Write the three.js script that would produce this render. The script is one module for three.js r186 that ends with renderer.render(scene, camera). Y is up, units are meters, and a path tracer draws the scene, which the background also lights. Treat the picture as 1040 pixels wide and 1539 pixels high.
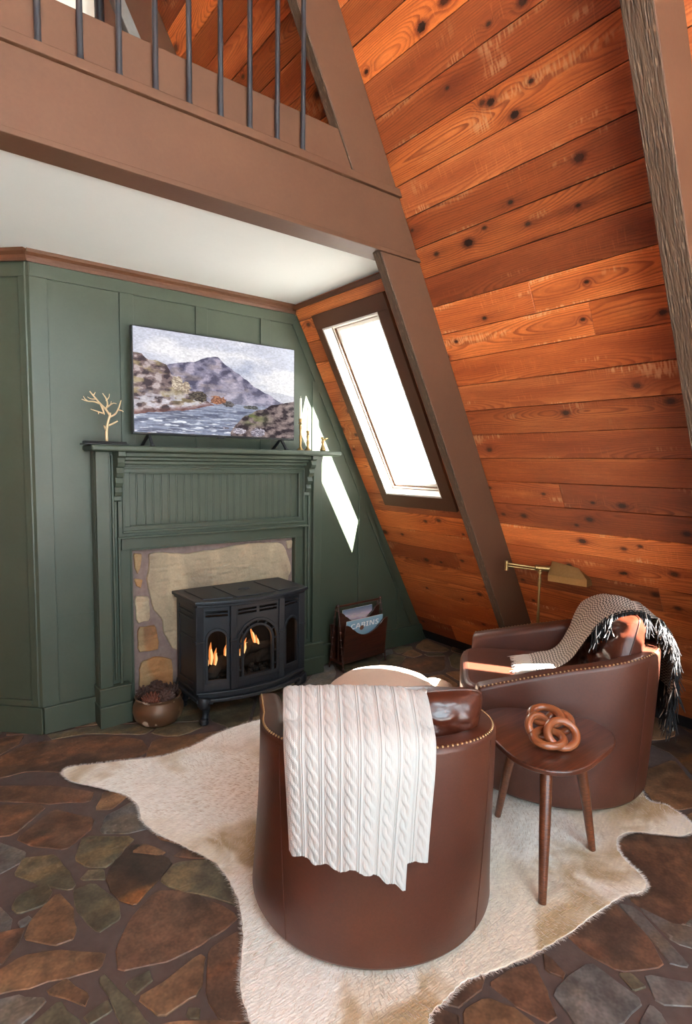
import * as THREE from 'three';
import { RoundedBoxGeometry } from 'three/addons/geometries/RoundedBoxGeometry.js';
import { mergeGeometries, mergeVertices, toCreasedNormals } from 'three/addons/utils/BufferGeometryUtils.js';
import { RectAreaLightUniformsLib } from 'three/addons/lights/RectAreaLightUniformsLib.js';

// ------------------------------------------------------------------ camera, sky, sun, window light, exposure
const scene = new THREE.Scene();
const F_PX = 858.62, YAW = 0.65598734, PITCH = 0.08581974, ROLL = 0.01358113;
const CAM = new THREE.Vector3(0, 1.42, 3.2);
const camera = new THREE.PerspectiveCamera(2 * Math.atan(769.5 / F_PX) * 180 / Math.PI, 1040 / 1539, 0.05, 200);
const fwd = new THREE.Vector3(Math.sin(YAW) * Math.cos(PITCH), -Math.sin(PITCH), -Math.cos(YAW) * Math.cos(PITCH));
const rgt0 = new THREE.Vector3(Math.cos(YAW), 0, Math.sin(YAW)), up0 = rgt0.clone().cross(fwd);
const rgt = rgt0.clone().multiplyScalar(Math.cos(ROLL)).addScaledVector(up0, Math.sin(ROLL));
const upv = rgt0.clone().multiplyScalar(-Math.sin(ROLL)).addScaledVector(up0, Math.cos(ROLL));
camera.position.copy(CAM);
camera.quaternion.setFromRotationMatrix(new THREE.Matrix4().makeBasis(rgt, upv, fwd.clone().negate()));
scene.add(camera);

scene.background = new THREE.Color().setRGB(0.86, 0.95, 1.04);
scene.backgroundIntensity = 3.2;
const SUN_DIR = new THREE.Vector3(-0.2, -0.87, -1).normalize();      // the way the light travels
const sun = new THREE.DirectionalLight(new THREE.Color().setRGB(1, 0.97, 0.92), 150);
sun.position.copy(SUN_DIR).multiplyScalar(-14).add(new THREE.Vector3(1.6, 0.6, 1.4));
sun.target.position.set(1.6, 0.6, 1.4);
sun.castShadow = true; sun.shadow.mapSize.set(4096, 4096); sun.shadow.radius = 1;
Object.assign(sun.shadow.camera, { left: -7, right: 7, top: 7, bottom: -7, near: 1, far: 40 });
scene.add(sun, sun.target);
RectAreaLightUniformsLib.init();
function windowLight(w, h, at, to, power, rgb = [0.75, 0.99, 1.12]) {   // daylight of one glazed opening
  const l = new THREE.RectAreaLight(new THREE.Color().setRGB(...rgb), power, w, h);
  l.position.set(...at); l.lookAt(new THREE.Vector3(...to)); scene.add(l); return l;
}
windowLight(4.0, 2.15, [-0.15, 1.25, 5.02], [-0.15, 1.25, 0], 2.0);      // glazed doors of the gable behind the camera
windowLight(1.75, 1.3, [0.2, 3.42, 5.02], [0.2, 3.42, 0], 12);        // tall gable window above them
const renderer = new THREE.WebGLRenderer({ antialias: true });
renderer.toneMapping = THREE.LinearToneMapping;
renderer.toneMappingExposure = 1.36;
renderer.shadowMap.enabled = true;

// ------------------------------------------------------------------ helpers
const V = (x, y, z) => new THREE.Vector3(x, y, z);
function rngOf(a) { return () => { a |= 0; a = a + 0x6D2B79F5 | 0; let t = Math.imul(a ^ a >>> 15, 1 | a); t = t + Math.imul(t ^ t >>> 7, 61 | t) ^ t; return ((t ^ t >>> 14) >>> 0) / 4294967296; }; }
const clamp = (x, a = 0, b = 1) => Math.min(b, Math.max(a, x));
const sst = (a, b, x) => { const t = clamp((x - a) / (b - a)); return t * t * (3 - 2 * t); };
const lerp = (a, b, t) => a + (b - a) * t;
function hash2(x, y, s) { let h = Math.imul(x, 374761393) + Math.imul(y, 668265263) + Math.imul(s, 2147483647 ^ 0x5bd1e995) | 0; h = Math.imul(h ^ h >>> 13, 1274126177); return ((h ^ h >>> 16) >>> 0) / 4294967296; }
function noise(x, y, s = 0, px = 0, py = 0) {              // value noise; periods px, py in lattice cells
  let xi = Math.floor(x), yi = Math.floor(y); const fx = x - xi, fy = y - yi;
  const ux = fx * fx * (3 - 2 * fx), uy = fy * fy * (3 - 2 * fy);
  const wx = (i) => px ? ((i % px) + px) % px : i, wy = (i) => py ? ((i % py) + py) % py : i;
  const a = hash2(wx(xi), wy(yi), s), b = hash2(wx(xi + 1), wy(yi), s), c = hash2(wx(xi), wy(yi + 1), s), d = hash2(wx(xi + 1), wy(yi + 1), s);
  return a + (b - a) * ux + (c - a) * uy + (a - b - c + d) * ux * uy;
}
function fbm(x, y, s, oct, px = 0, py = 0) { let v = 0, a = 0.5, n = 0; for (let i = 0; i < oct; i++) { v += a * noise(x, y, s + i * 17, px, py); n += a; a *= 0.5; x *= 2; y *= 2; px *= 2; py *= 2; } return v / n; }
function texOf(w, h, fn, srgb, repX = 1, repY = 1) {       // fn(u, v) -> [r, g, b] 0..255 (or one number)
  const d = new Uint8Array(w * h * 4);
  for (let j = 0; j < h; j++) for (let i = 0; i < w; i++) {
    const c = fn((i + 0.5) / w, (j + 0.5) / h), o = (j * w + i) * 4;
    if (typeof c === 'number') d[o] = d[o + 1] = d[o + 2] = clamp(c, 0, 255); else { d[o] = clamp(c[0], 0, 255); d[o + 1] = clamp(c[1], 0, 255); d[o + 2] = clamp(c[2], 0, 255); }
    d[o + 3] = 255;
  }
  const t = new THREE.DataTexture(d, w, h, THREE.RGBAFormat);
  t.wrapS = t.wrapT = THREE.RepeatWrapping; t.magFilter = THREE.LinearFilter; t.minFilter = THREE.LinearMipmapLinearFilter; t.generateMipmaps = true;
  t.colorSpace = srgb ? THREE.SRGBColorSpace : THREE.NoColorSpace; t.repeat.set(repX, repY); t.needsUpdate = true; return t;
}
const mix3 = (a, b, t) => [a[0] + (b[0] - a[0]) * t, a[1] + (b[1] - a[1]) * t, a[2] + (b[2] - a[2]) * t];
const taken = {};
function numbered(n) { if (!(n in taken)) { taken[n] = 0; return n; } taken[n]++; return n + '_' + String(taken[n]).padStart(3, '0'); }
function lit(o) { o.castShadow = true; o.receiveShadow = true; return o; }
function mesh(name, geo, mat, parent) {
  if (Array.isArray(geo)) geo = geo.length === 1 ? geo[0] : mergeAll(geo);
  const m = lit(new THREE.Mesh(geo, mat)); m.name = parent ? name : numbered(name); (parent || scene).add(m); return m;
}
function mergeAll(list) {
  list = list.map((g) => { g = g.index ? g.toNonIndexed() : g; for (const k of Object.keys(g.attributes)) if (!['position', 'normal', 'uv'].includes(k)) g.deleteAttribute(k); if (!g.attributes.uv) boxUV(g); if (!g.attributes.normal) g.computeVertexNormals(); g.morphAttributes = {}; return g; });
  return mergeGeometries(list);
}
function thing(name, label, category, pos = [0, 0, 0], turn = 0, group) {
  const g = new THREE.Group(); g.name = numbered(name); g.position.set(...pos); g.rotation.y = turn; scene.add(g);
  g.userData = { label, category }; if (group) g.userData.group = group; return g;
}
function tag(o, label, category, group) { o.userData.label = label; o.userData.category = category; if (group) o.userData.group = group; return o; }
function struct(o, label, category = 'structure') { o.userData.kind = 'structure'; if (label) { o.userData.label = label; o.userData.category = category; } return o; }
function boxUV(g, ox = 0, oy = 0) {                         // uv in metres by the main direction of each face
  const p = g.attributes.position; if (!g.attributes.normal) g.computeVertexNormals(); const n = g.attributes.normal, uv = new Float32Array(p.count * 2);
  for (let i = 0; i < p.count; i++) {
    const ax = Math.abs(n.getX(i)), ay = Math.abs(n.getY(i)), az = Math.abs(n.getZ(i)); let u, v;
    if (ay >= ax && ay >= az) { u = p.getX(i); v = p.getZ(i); } else if (ax >= az) { u = p.getZ(i); v = p.getY(i); } else { u = p.getX(i); v = p.getY(i); }
    uv[2 * i] = u + ox; uv[2 * i + 1] = v + oy;
  }
  g.setAttribute('uv', new THREE.BufferAttribute(uv, 2)); return g;
}
function box(x0, x1, y0, y1, z0, z1, r = 0.003) {           // bevelled box between two corners
  const w = x1 - x0, h = y1 - y0, d = z1 - z0; r = Math.min(r, w * 0.45, h * 0.45, d * 0.45);
  const g = r > 0 ? new RoundedBoxGeometry(w, h, d, 1, r) : new THREE.BoxGeometry(w, h, d);
  g.translate((x0 + x1) / 2, (y0 + y1) / 2, (z0 + z1) / 2); return boxUV(g);
}
function prismZ(pts, z0, z1, bevel = 0) {                   // polygon in x, y swept along z
  const s = new THREE.Shape(pts.map(([x, y]) => new THREE.Vector2(x, y)));
  const g = new THREE.ExtrudeGeometry(s, { depth: z1 - z0 - 2 * bevel, bevelEnabled: bevel > 0, bevelThickness: bevel, bevelSize: bevel, bevelOffset: -bevel, bevelSegments: 2, curveSegments: 24 });
  g.translate(0, 0, z0 + bevel); return boxUV(g);
}
function prismX(pts, x0, x1, bevel = 0) {                   // polygon in z, y swept along x
  const g = prismZ(pts.map(([z, y]) => [-z, y]), x0, x1, bevel); g.rotateY(Math.PI / 2); return boxUV(g);   // (x,z) -> (z,-x)
}
function prismY(pts, y0, y1, bevel = 0, seg = 2, holes) {   // polygon in x, z swept upwards
  const s = pts.isShape ? pts : new THREE.Shape(pts.map(([x, z]) => new THREE.Vector2(x, -z)));
  const g = new THREE.ExtrudeGeometry(s, { depth: y1 - y0 - 2 * bevel, bevelEnabled: bevel > 0, bevelThickness: bevel, bevelSize: bevel, bevelOffset: -bevel, bevelSegments: seg, curveSegments: 24 });
  g.rotateX(-Math.PI / 2); g.translate(0, y0 + bevel, 0); return boxUV(g);
}
function lathe(pts, seg = 32) { const g = new THREE.LatheGeometry(pts.map(([r, y]) => new THREE.Vector2(Math.max(r, 1e-4), y)), seg); return g; }
function tube(pts, r, seg = 24, rad = 8, closed = false) { return new THREE.TubeGeometry(new THREE.CatmullRomCurve3(pts, closed, 'catmullrom', 0.5), seg, r, rad, closed); }
function taperTube(pts, radii, seg = 12, rad = 7) {
  const c = new THREE.CatmullRomCurve3(pts), fr = c.computeFrenetFrames(seg), P = [], I = [], U = [];
  for (let i = 0; i <= seg; i++) {
    const t = i / seg, p = c.getPoint(t), k = t * (radii.length - 1), k0 = Math.min(Math.floor(k), radii.length - 2), r = lerp(radii[k0], radii[k0 + 1], k - k0);
    for (let j = 0; j <= rad; j++) { const a = j / rad * Math.PI * 2, n = fr.normals[i].clone().multiplyScalar(Math.cos(a) * r).addScaledVector(fr.binormals[i], Math.sin(a) * r).add(p); P.push(n.x, n.y, n.z); U.push(j / rad, t); }
  }
  const W = rad + 1; for (let i = 0; i < seg; i++) for (let j = 0; j < rad; j++) I.push(i * W + j, i * W + j + 1, (i + 1) * W + j, i * W + j + 1, (i + 1) * W + j + 1, (i + 1) * W + j);
  for (const [row, flip] of [[0, 0], [seg, 1]]) { const p = c.getPoint(row / seg), b = P.length / 3; P.push(p.x, p.y, p.z); U.push(0.5, row / seg); for (let j = 0; j < rad; j++) flip ? I.push(b, row * W + j, row * W + j + 1) : I.push(b, row * W + j + 1, row * W + j); }
  const g = new THREE.BufferGeometry(); g.setAttribute('position', new THREE.Float32BufferAttribute(P, 3)); g.setAttribute('uv', new THREE.Float32BufferAttribute(U, 2)); g.setIndex(I); g.computeVertexNormals(); return g;
}
function gridSurf(nu, nv, fn, uvFn, closedU = false) {       // fn(i/nu, j/nv) -> Vector3
  const P = [], U = [], I = [];
  for (let j = 0; j <= nv; j++) for (let i = 0; i <= nu; i++) { const p = fn(i / nu, j / nv); P.push(p.x, p.y, p.z); const q = uvFn ? uvFn(i / nu, j / nv) : [i / nu, j / nv]; U.push(q[0], q[1]); }
  const W = nu + 1; for (let j = 0; j < nv; j++) for (let i = 0; i < nu; i++) { const a = j * W + i; I.push(a, a + 1, a + W, a + 1, a + W + 1, a + W); }
  const g = new THREE.BufferGeometry(); g.setAttribute('position', new THREE.Float32BufferAttribute(P, 3)); g.setAttribute('uv', new THREE.Float32BufferAttribute(U, 2)); g.setIndex(I); g.computeVertexNormals(); return g;
}
function between(a, b, r0, r1 = r0, rad = 10) {              // a straight round bar from a to b
  const d = b.clone().sub(a), g = new THREE.CylinderGeometry(r1, r0, d.length(), rad);
  g.applyQuaternion(new THREE.Quaternion().setFromUnitVectors(V(0, 1, 0), d.clone().normalize())); g.translate((a.x + b.x) / 2, (a.y + b.y) / 2, (a.z + b.z) / 2); return g;
}
function barBox(a, b, w, d, side = V(0, 0, 1), r = 0.003) {  // a squared bar from a to b
  const y = b.clone().sub(a), L = y.length(); y.normalize(); const x = side.clone().cross(y).normalize().negate(), z = x.clone().cross(y);
  const g = new RoundedBoxGeometry(w, L, d, 1, Math.min(r, w * 0.45, d * 0.45)); boxUV(g);
  g.applyMatrix4(new THREE.Matrix4().makeBasis(x, y, z)); g.translate((a.x + b.x) / 2, (a.y + b.y) / 2, (a.z + b.z) / 2); return g;
}
// a pixel of the photograph (1040 x 1539) meets a level plane, or the plane of the fireplace wall
function rayOf(x, y) { return rgt.clone().multiplyScalar((x - 520) / F_PX).addScaledVector(upv, -(y - 769.5) / F_PX).add(fwd); }
function onLevel(x, y, h = 0) { const r = rayOf(x, y), t = (h - CAM.y) / r.y; return CAM.clone().addScaledVector(r, t); }
function onWall(x, y, z = 0) { const r = rayOf(x, y), t = (z - CAM.z) / r.z; return CAM.clone().addScaledVector(r, t); }
// the sloping roof wall: u runs up the slope, n points into the room, z along the ridge
const K = 0.5347, X0 = 3.305, UX = -K / Math.hypot(1, K), UY = 1 / Math.hypot(1, K);
const slopeX = (y) => X0 - K * y;
const SLOPE = new THREE.Matrix4().makeBasis(V(UX, UY, 0), V(-UY, UX, 0), V(0, 0, 1)).setPosition(X0, 0, 0);
const SM = (u, n, z) => V(u, n, z).applyMatrix4(SLOPE);
function slopeBox(u0, u1, n0, n1, z0, z1, r = 0.002) { const g = box(u0, u1, n0, n1, z0, z1, r); g.applyMatrix4(SLOPE); return g; }
// ------------------------------------------------------------------ materials
const std = (o) => new THREE.MeshStandardMaterial({ side: THREE.DoubleSide, ...o }), phy = (o) => new THREE.MeshPhysicalMaterial({ side: THREE.DoubleSide, ...o });
// knotty pine: rows of different boards, 2.5 m long and 0.141 m wide each
const ROWS = 12, BOARD_L = 2.5;
const boardRow = []; {
  const r = rngOf(41);
  for (let i = 0; i < ROWS; i++) {
    const knots = []; const nk = 3 + Math.floor(r() * 6);
    for (let k = 0; k < nk; k++) knots.push({ x: r() * BOARD_L, y: 0.02 + r() * 0.10, r: 0.006 + r() * r() * 0.014, dark: 0.5 + r() * 0.5 });
    boardRow.push({ y0: -0.03 + r() * 0.2, d0: 0.004 + r() * 0.05, fr: 85 + r() * 70, tone: r(), red: r(), knots, scuff: r(), band: r() });
  }
}
const woodMap = texOf(2048, 128 * ROWS, (u, v) => {
  const row = Math.min(ROWS - 1, Math.floor(v * ROWS)), B = boardRow[row], x = u * BOARD_L, y = (v * ROWS - row) * 0.141;
  const X = u * 10; let yy = y + (noise(X * 0.5, row * 7.3 + y * 8, 3, 5) - 0.5) * 0.02 + (noise(X * 2, y * 30, 5, 20) - 0.5) * 0.004;
  let dd = B.d0 + (noise(X * 0.5, row * 3.7, 9, 5) - 0.45) * 0.09, kn = 0, kr = 0, stain = 0;
  for (const k of B.knots) {
    let dx = x - k.x; if (dx > BOARD_L / 2) dx -= BOARD_L; if (dx < -BOARD_L / 2) dx += BOARD_L; const dy = y - k.y;
    if (Math.abs(dx) > 0.25) continue;
    const w = Math.exp(-(dx * dx) / (22 * k.r * k.r) - (dy * dy) / (7 * k.r * k.r)); yy += Math.sign(dy || 1) * w * k.r * 0.9; dd += w * 0.02;
    const e = Math.hypot(dx / 1.5, dy) / k.r + (noise(dx * 300, dy * 300, 77) - 0.5) * 0.35;
    kn = Math.max(kn, (1 - sst(0.75, 1.05, e)) * k.dark); kr = Math.max(kr, (1 - sst(1.0, 2.1, e)) * 0.55);
    stain = Math.max(stain, Math.exp(-(dx * dx) / (0.006) - (dy * dy) / 0.0004) * 0.45 * k.dark);
  }
  const rad = Math.hypot(yy - B.y0, dd), ph = rad * B.fr + (noise(X * 4, y * 60, 15, 40) - 0.5) * 0.25, f = ph - Math.floor(ph);
  let late = sst(0.35, 0.86, f) * (1 - sst(0.9, 1.0, f)); late *= 0.35 + 0.75 * noise(Math.floor(ph) * 3.1, row, 23);
  const fib = noise(X * 26, y * 1500, 31, 260) - 0.5, fib2 = noise(X * 6, y * 420, 33, 60) - 0.5, big = fbm(X * 0.6, y * 14 + row * 5, 37, 3, 6) - 0.5;
  let c = mix3([200, 128, 74], [182, 108, 58], B.red); c = mix3(c, [152, 88, 54], sst(0.55, 1, B.tone) * 0.75);
  c = mix3(c, [224, 158, 102], clamp(sst(0.02, 0.4, big) * 0.6)); c = mix3(c, [136, 72, 40], clamp(sst(0.05, 0.42, -big) * (0.5 + 0.5 * B.band)));
  c = mix3(c, [122, 62, 32], late * 0.72); c = mix3(c, [100, 52, 32], stain);
  const g = 1 + fib * 0.12 + fib2 * 0.10; c = [c[0] * g, c[1] * g, c[2] * g];
  const saw = noise(u * 620, y * 22, 51, 620); c = mix3(c, [214, 148, 98], sst(0.74, 0.98, saw) * 0.34 * sst(0.42, 0.75, noise(X * 1, y * 16 + row * 9, 53, 10)));
  const sc = noise(X * 1.5, row * 11 + y * 22, 61, 15); if (B.scuff > 0.25) c = mix3(c, [206, 176, 146], sst(0.70, 0.92, sc) * sst(0.35, 0.8, noise(u * 420, y * 40, 67, 420)) * 0.7);
  c = mix3(c, [84, 36, 20], kr); c = mix3(c, [44, 26, 20], kn); return c;
}, true, 1 / BOARD_L, 1 / (0.141 * ROWS));
const woodBump = texOf(1024, 512, (u, v) => 128 + (noise(u * 60, v * 300, 71, 60, 300) - 0.5) * 90 + (noise(u * 400, v * 24, 73, 400, 24) - 0.5) * 60, false, 1, 2);
const plankMats = [[1, 1, 1], [0.74, 0.66, 0.62], [1.16, 1.10, 1.06], [0.58, 0.50, 0.48], [0.92, 0.82, 0.76], [1.1, 0.98, 0.84]].map((c) =>
  std({ map: woodMap, color: new THREE.Color().setRGB(c[0] * 1.10, c[1] * 0.94, c[2] * 0.76), roughness: 0.5, bumpMap: woodBump, bumpScale: 0.0012 }));
const grainMap = (a, b, s, w, h, len, wid) => texOf(w, h, (u, v) => {
  const n = fbm(u * 6, v * 60, s, 4, 6, 60), l = sst(0.5, 0.75, noise(u * 10, v * 130, s + 5, 10, 130)), big = fbm(u * 3, v * 5, s + 9, 3, 3, 5);
  return mix3(mix3(a, b, clamp(n * 1.3 - 0.2 + (big - 0.5))), b, l * 0.35);
}, true, 1 / len, 1 / wid);
const paintBump = texOf(512, 512, (u, v) => 128 + (fbm(u * 30, v * 30, 5, 4, 30, 30) - 0.5) * 120, false, 2, 2);
const roughBump = texOf(512, 1024, (u, v) => { const cr = noise(u * 70, v * 9, 6, 70, 9); return 128 + (fbm(u * 60, v * 14, 8, 4, 60, 14) - 0.5) * 190 - sst(0.78, 0.9, cr) * 90; }, false, 4, 2);
const patchy = (c, amt, s) => texOf(512, 512, (u, v) => { const n = (fbm(u * 5, v * 5, s, 5, 5, 5) - 0.5) * amt + (noise(u * 120, v * 120, s + 3, 120, 120) - 0.5) * amt * 0.25; return [c[0] + n, c[1] + n, c[2] + n]; }, true, 1, 1);
const M = {
  green: std({ map: patchy([62, 70, 56], 8, 11), roughness: 0.46, bumpMap: paintBump, bumpScale: 0.0005 }),
  brown: std({ map: patchy([80, 48, 26], 9, 12), roughness: 0.68, bumpMap: paintBump, bumpScale: 0.0008 }),
  brownRough: std({ map: texOf(512, 1024, (u, v) => { const n = fbm(u * 50, v * 12, 18, 4, 50, 12), w = sst(0.66, 0.85, noise(u * 110, v * 26, 19, 110, 26)) * sst(0.45, 0.7, fbm(u * 4, v * 4, 20, 3, 4, 4)); return mix3(mix3([84, 62, 42], [60, 43, 29], n), [150, 128, 104], w * 0.6); }, true, 4, 2), roughness: 0.68, bumpMap: roughBump, bumpScale: 0.004 }),
  trim: std({ map: patchy([82, 48, 27], 9, 13), roughness: 0.5 }),
  white: std({ map: patchy([233, 235, 231], 4, 14), roughness: 0.85 }),
  sash: std({ map: patchy([232, 228, 220], 6, 15), roughness: 0.45 }),
  grout: std({ map: texOf(512, 512, (u, v) => { const n = fbm(u * 40, v * 40, 21, 4, 40, 40), b = fbm(u * 4, v * 4, 22, 3, 4, 4); return mix3([74, 61, 57], [98, 84, 78], n * 0.7 + b * 0.5 - 0.1); }, true, 1, 1), roughness: 0.8, bumpMap: paintBump, bumpScale: 0.002 }),
  black: std({ color: 0x141416, roughness: 0.45 }), rail: std({ color: 0x2b2c2f, roughness: 0.5, metalness: 0.0 }),
  iron: std({ map: patchy([33, 36, 41], 8, 16), roughness: 0.45, metalness: 0.2, bumpMap: paintBump, bumpScale: 0.0005 }),
  ironDark: std({ color: 0x121213, roughness: 0.7 }),
  brass: std({ map: patchy([154, 126, 80], 26, 17), roughness: 0.34, metalness: 0.8 }),
  gold: std({ map: patchy([204, 178, 140], 24, 25), roughness: 0.45, metalness: 0.5 }),
  nail: std({ color: 0xb59a72, roughness: 0.3, metalness: 0.9 }),
  wax: phy({ color: 0xf2ead4, roughness: 0.5, sheen: 0.2 }),
  pane: phy({ color: 0xffffff, roughness: 0.02, transmission: 1, thickness: 0, ior: 1.45 }),
  stoveGlass: phy({ color: 0xd8d8d8, roughness: 0.03, transmission: 1, thickness: 0, ior: 1.45 }),
};
const leatherBump = texOf(512, 512, (u, v) => { const c = noise(u * 150, v * 150, 81, 150, 150), w = fbm(u * 12, v * 12, 83, 3, 12, 12); return 128 + (c - 0.5) * 50 + (w - 0.5) * 120; }, false, 2.2, 2.2);
const leatherMap = texOf(512, 512, (u, v) => { const n = fbm(u * 5, v * 5, 85, 5, 5, 5), s = noise(u * 170, v * 170, 87, 170, 170); return mix3(mix3([72, 36, 23], [92, 49, 32], clamp(n * 1.5 - 0.25)), [48, 25, 18], s * 0.2); }, true, 1.2, 1.2);
M.leather = phy({ map: leatherMap, roughness: 0.44, bumpMap: leatherBump, bumpScale: 0.0007, clearcoat: 0.12, clearcoatRoughness: 0.3 });
M.leatherPillow = phy({ map: leatherMap, color: new THREE.Color().setRGB(0.85, 0.72, 0.7), roughness: 0.3, bumpMap: leatherBump, bumpScale: 0.0009, clearcoat: 0.4, clearcoatRoughness: 0.25 });
M.walnut = phy({ map: grainMap([104, 58, 40], [58, 30, 22], 91, 512, 512, 0.7, 0.35), roughness: 0.28, clearcoat: 0.5, clearcoatRoughness: 0.15 });
M.walnutLeg = phy({ map: grainMap([122, 70, 42], [78, 42, 26], 93, 256, 256, 0.7, 0.35), roughness: 0.35, clearcoat: 0.3, clearcoatRoughness: 0.2 });
M.chainWood = phy({ map: grainMap([176, 108, 66], [120, 64, 36], 95, 256, 256, 0.5, 0.25), roughness: 0.3, clearcoat: 0.5, clearcoatRoughness: 0.2 });
M.mahogany = phy({ map: grainMap([78, 40, 26], [40, 20, 14], 97, 256, 256, 0.6, 0.3), roughness: 0.3, clearcoat: 0.4, clearcoatRoughness: 0.2 });
// flagstones, four kinds
const stoneBump = texOf(1024, 1024, (u, v) => { const r = fbm(u * 10, v * 10, 101, 6, 10, 10), s = noise(u * 14, v * 60, 103, 14, 60); return 128 + (r - 0.5) * 190 + (s - 0.5) * 40; }, false, 1, 1);
const stone = (a, b, c, s, light) => texOf(512, 512, (u, v) => {
  const n = fbm(u * 6, v * 6, s, 5, 6, 6), m = fbm(u * 3 + 2, v * 9, s + 30, 5, 3, 9), f = noise(u * 150, v * 150, s + 50, 150, 150), g = fbm(u * 22, v * 22, s + 60, 3, 22, 22);
  let k = mix3(a, b, sst(0.36, 0.64, n)); k = mix3(k, c, sst(0.52, 0.72, m) * 0.75); const d = 0.82 + f * 0.24 + (g - 0.5) * 0.55; k = [k[0] * d, k[1] * d, k[2] * d];
  return mix3(k, light, sst(0.80, 0.95, noise(u * 60, v * 60, s + 70, 60, 60)) * sst(0.55, 0.7, m) * 0.4);
}, true, 1.1, 1.1);
const stoneMats = [
  stone([108, 79, 61], [84, 63, 51], [128, 87, 60], 201, [176, 150, 128]), stone([108, 100, 80], [86, 80, 64], [124, 104, 72], 211, [160, 152, 130]),
  stone([116, 114, 110], [92, 90, 88], [110, 98, 82], 221, [178, 176, 170]), stone([134, 102, 74], [110, 82, 60], [144, 114, 84], 231, [196, 168, 130]), stone([62, 50, 42], [84, 62, 46], [150, 96, 50], 241, [150, 120, 90]),
].map((m) => phy({ map: m, roughness: 0.48, bumpMap: stoneBump, bumpScale: 0.006, clearcoat: 0.12, clearcoatRoughness: 0.35 }));
const slab = (a, b, c, s) => texOf(512, 512, (u, v) => { const w = (fbm(u * 4, v * 4, s, 4, 4, 4) - 0.5) * 0.25, n = fbm(u * 3 + w, v * 2 + w, s + 3, 3, 3, 2), m = fbm(u * 9, v * 3, s + 7, 4, 9, 3), f = noise(u * 160, v * 160, s + 9, 160, 160); let k = mix3(a, b, sst(0.36, 0.64, n)); k = mix3(k, c, sst(0.5, 0.72, m) * 0.7); const d = 0.95 + f * 0.08; return [k[0] * d, k[1] * d, k[2] * d]; }, true, 1, 1);
const slabMats = [slab([158, 142, 116], [116, 102, 86], [178, 158, 128], 251), slab([162, 116, 72], [112, 82, 56], [150, 132, 98], 261)]
  .map((m) => std({ map: m, roughness: 0.8, bumpMap: stoneBump, bumpScale: 0.03 }));
M.mortar = std({ map: texOf(256, 256, (u, v) => mix3([112, 94, 88], [136, 118, 110], fbm(u * 30, v * 30, 271, 4, 30, 30)), true, 2, 2), roughness: 0.9, bumpMap: paintBump, bumpScale: 0.003 });
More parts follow.
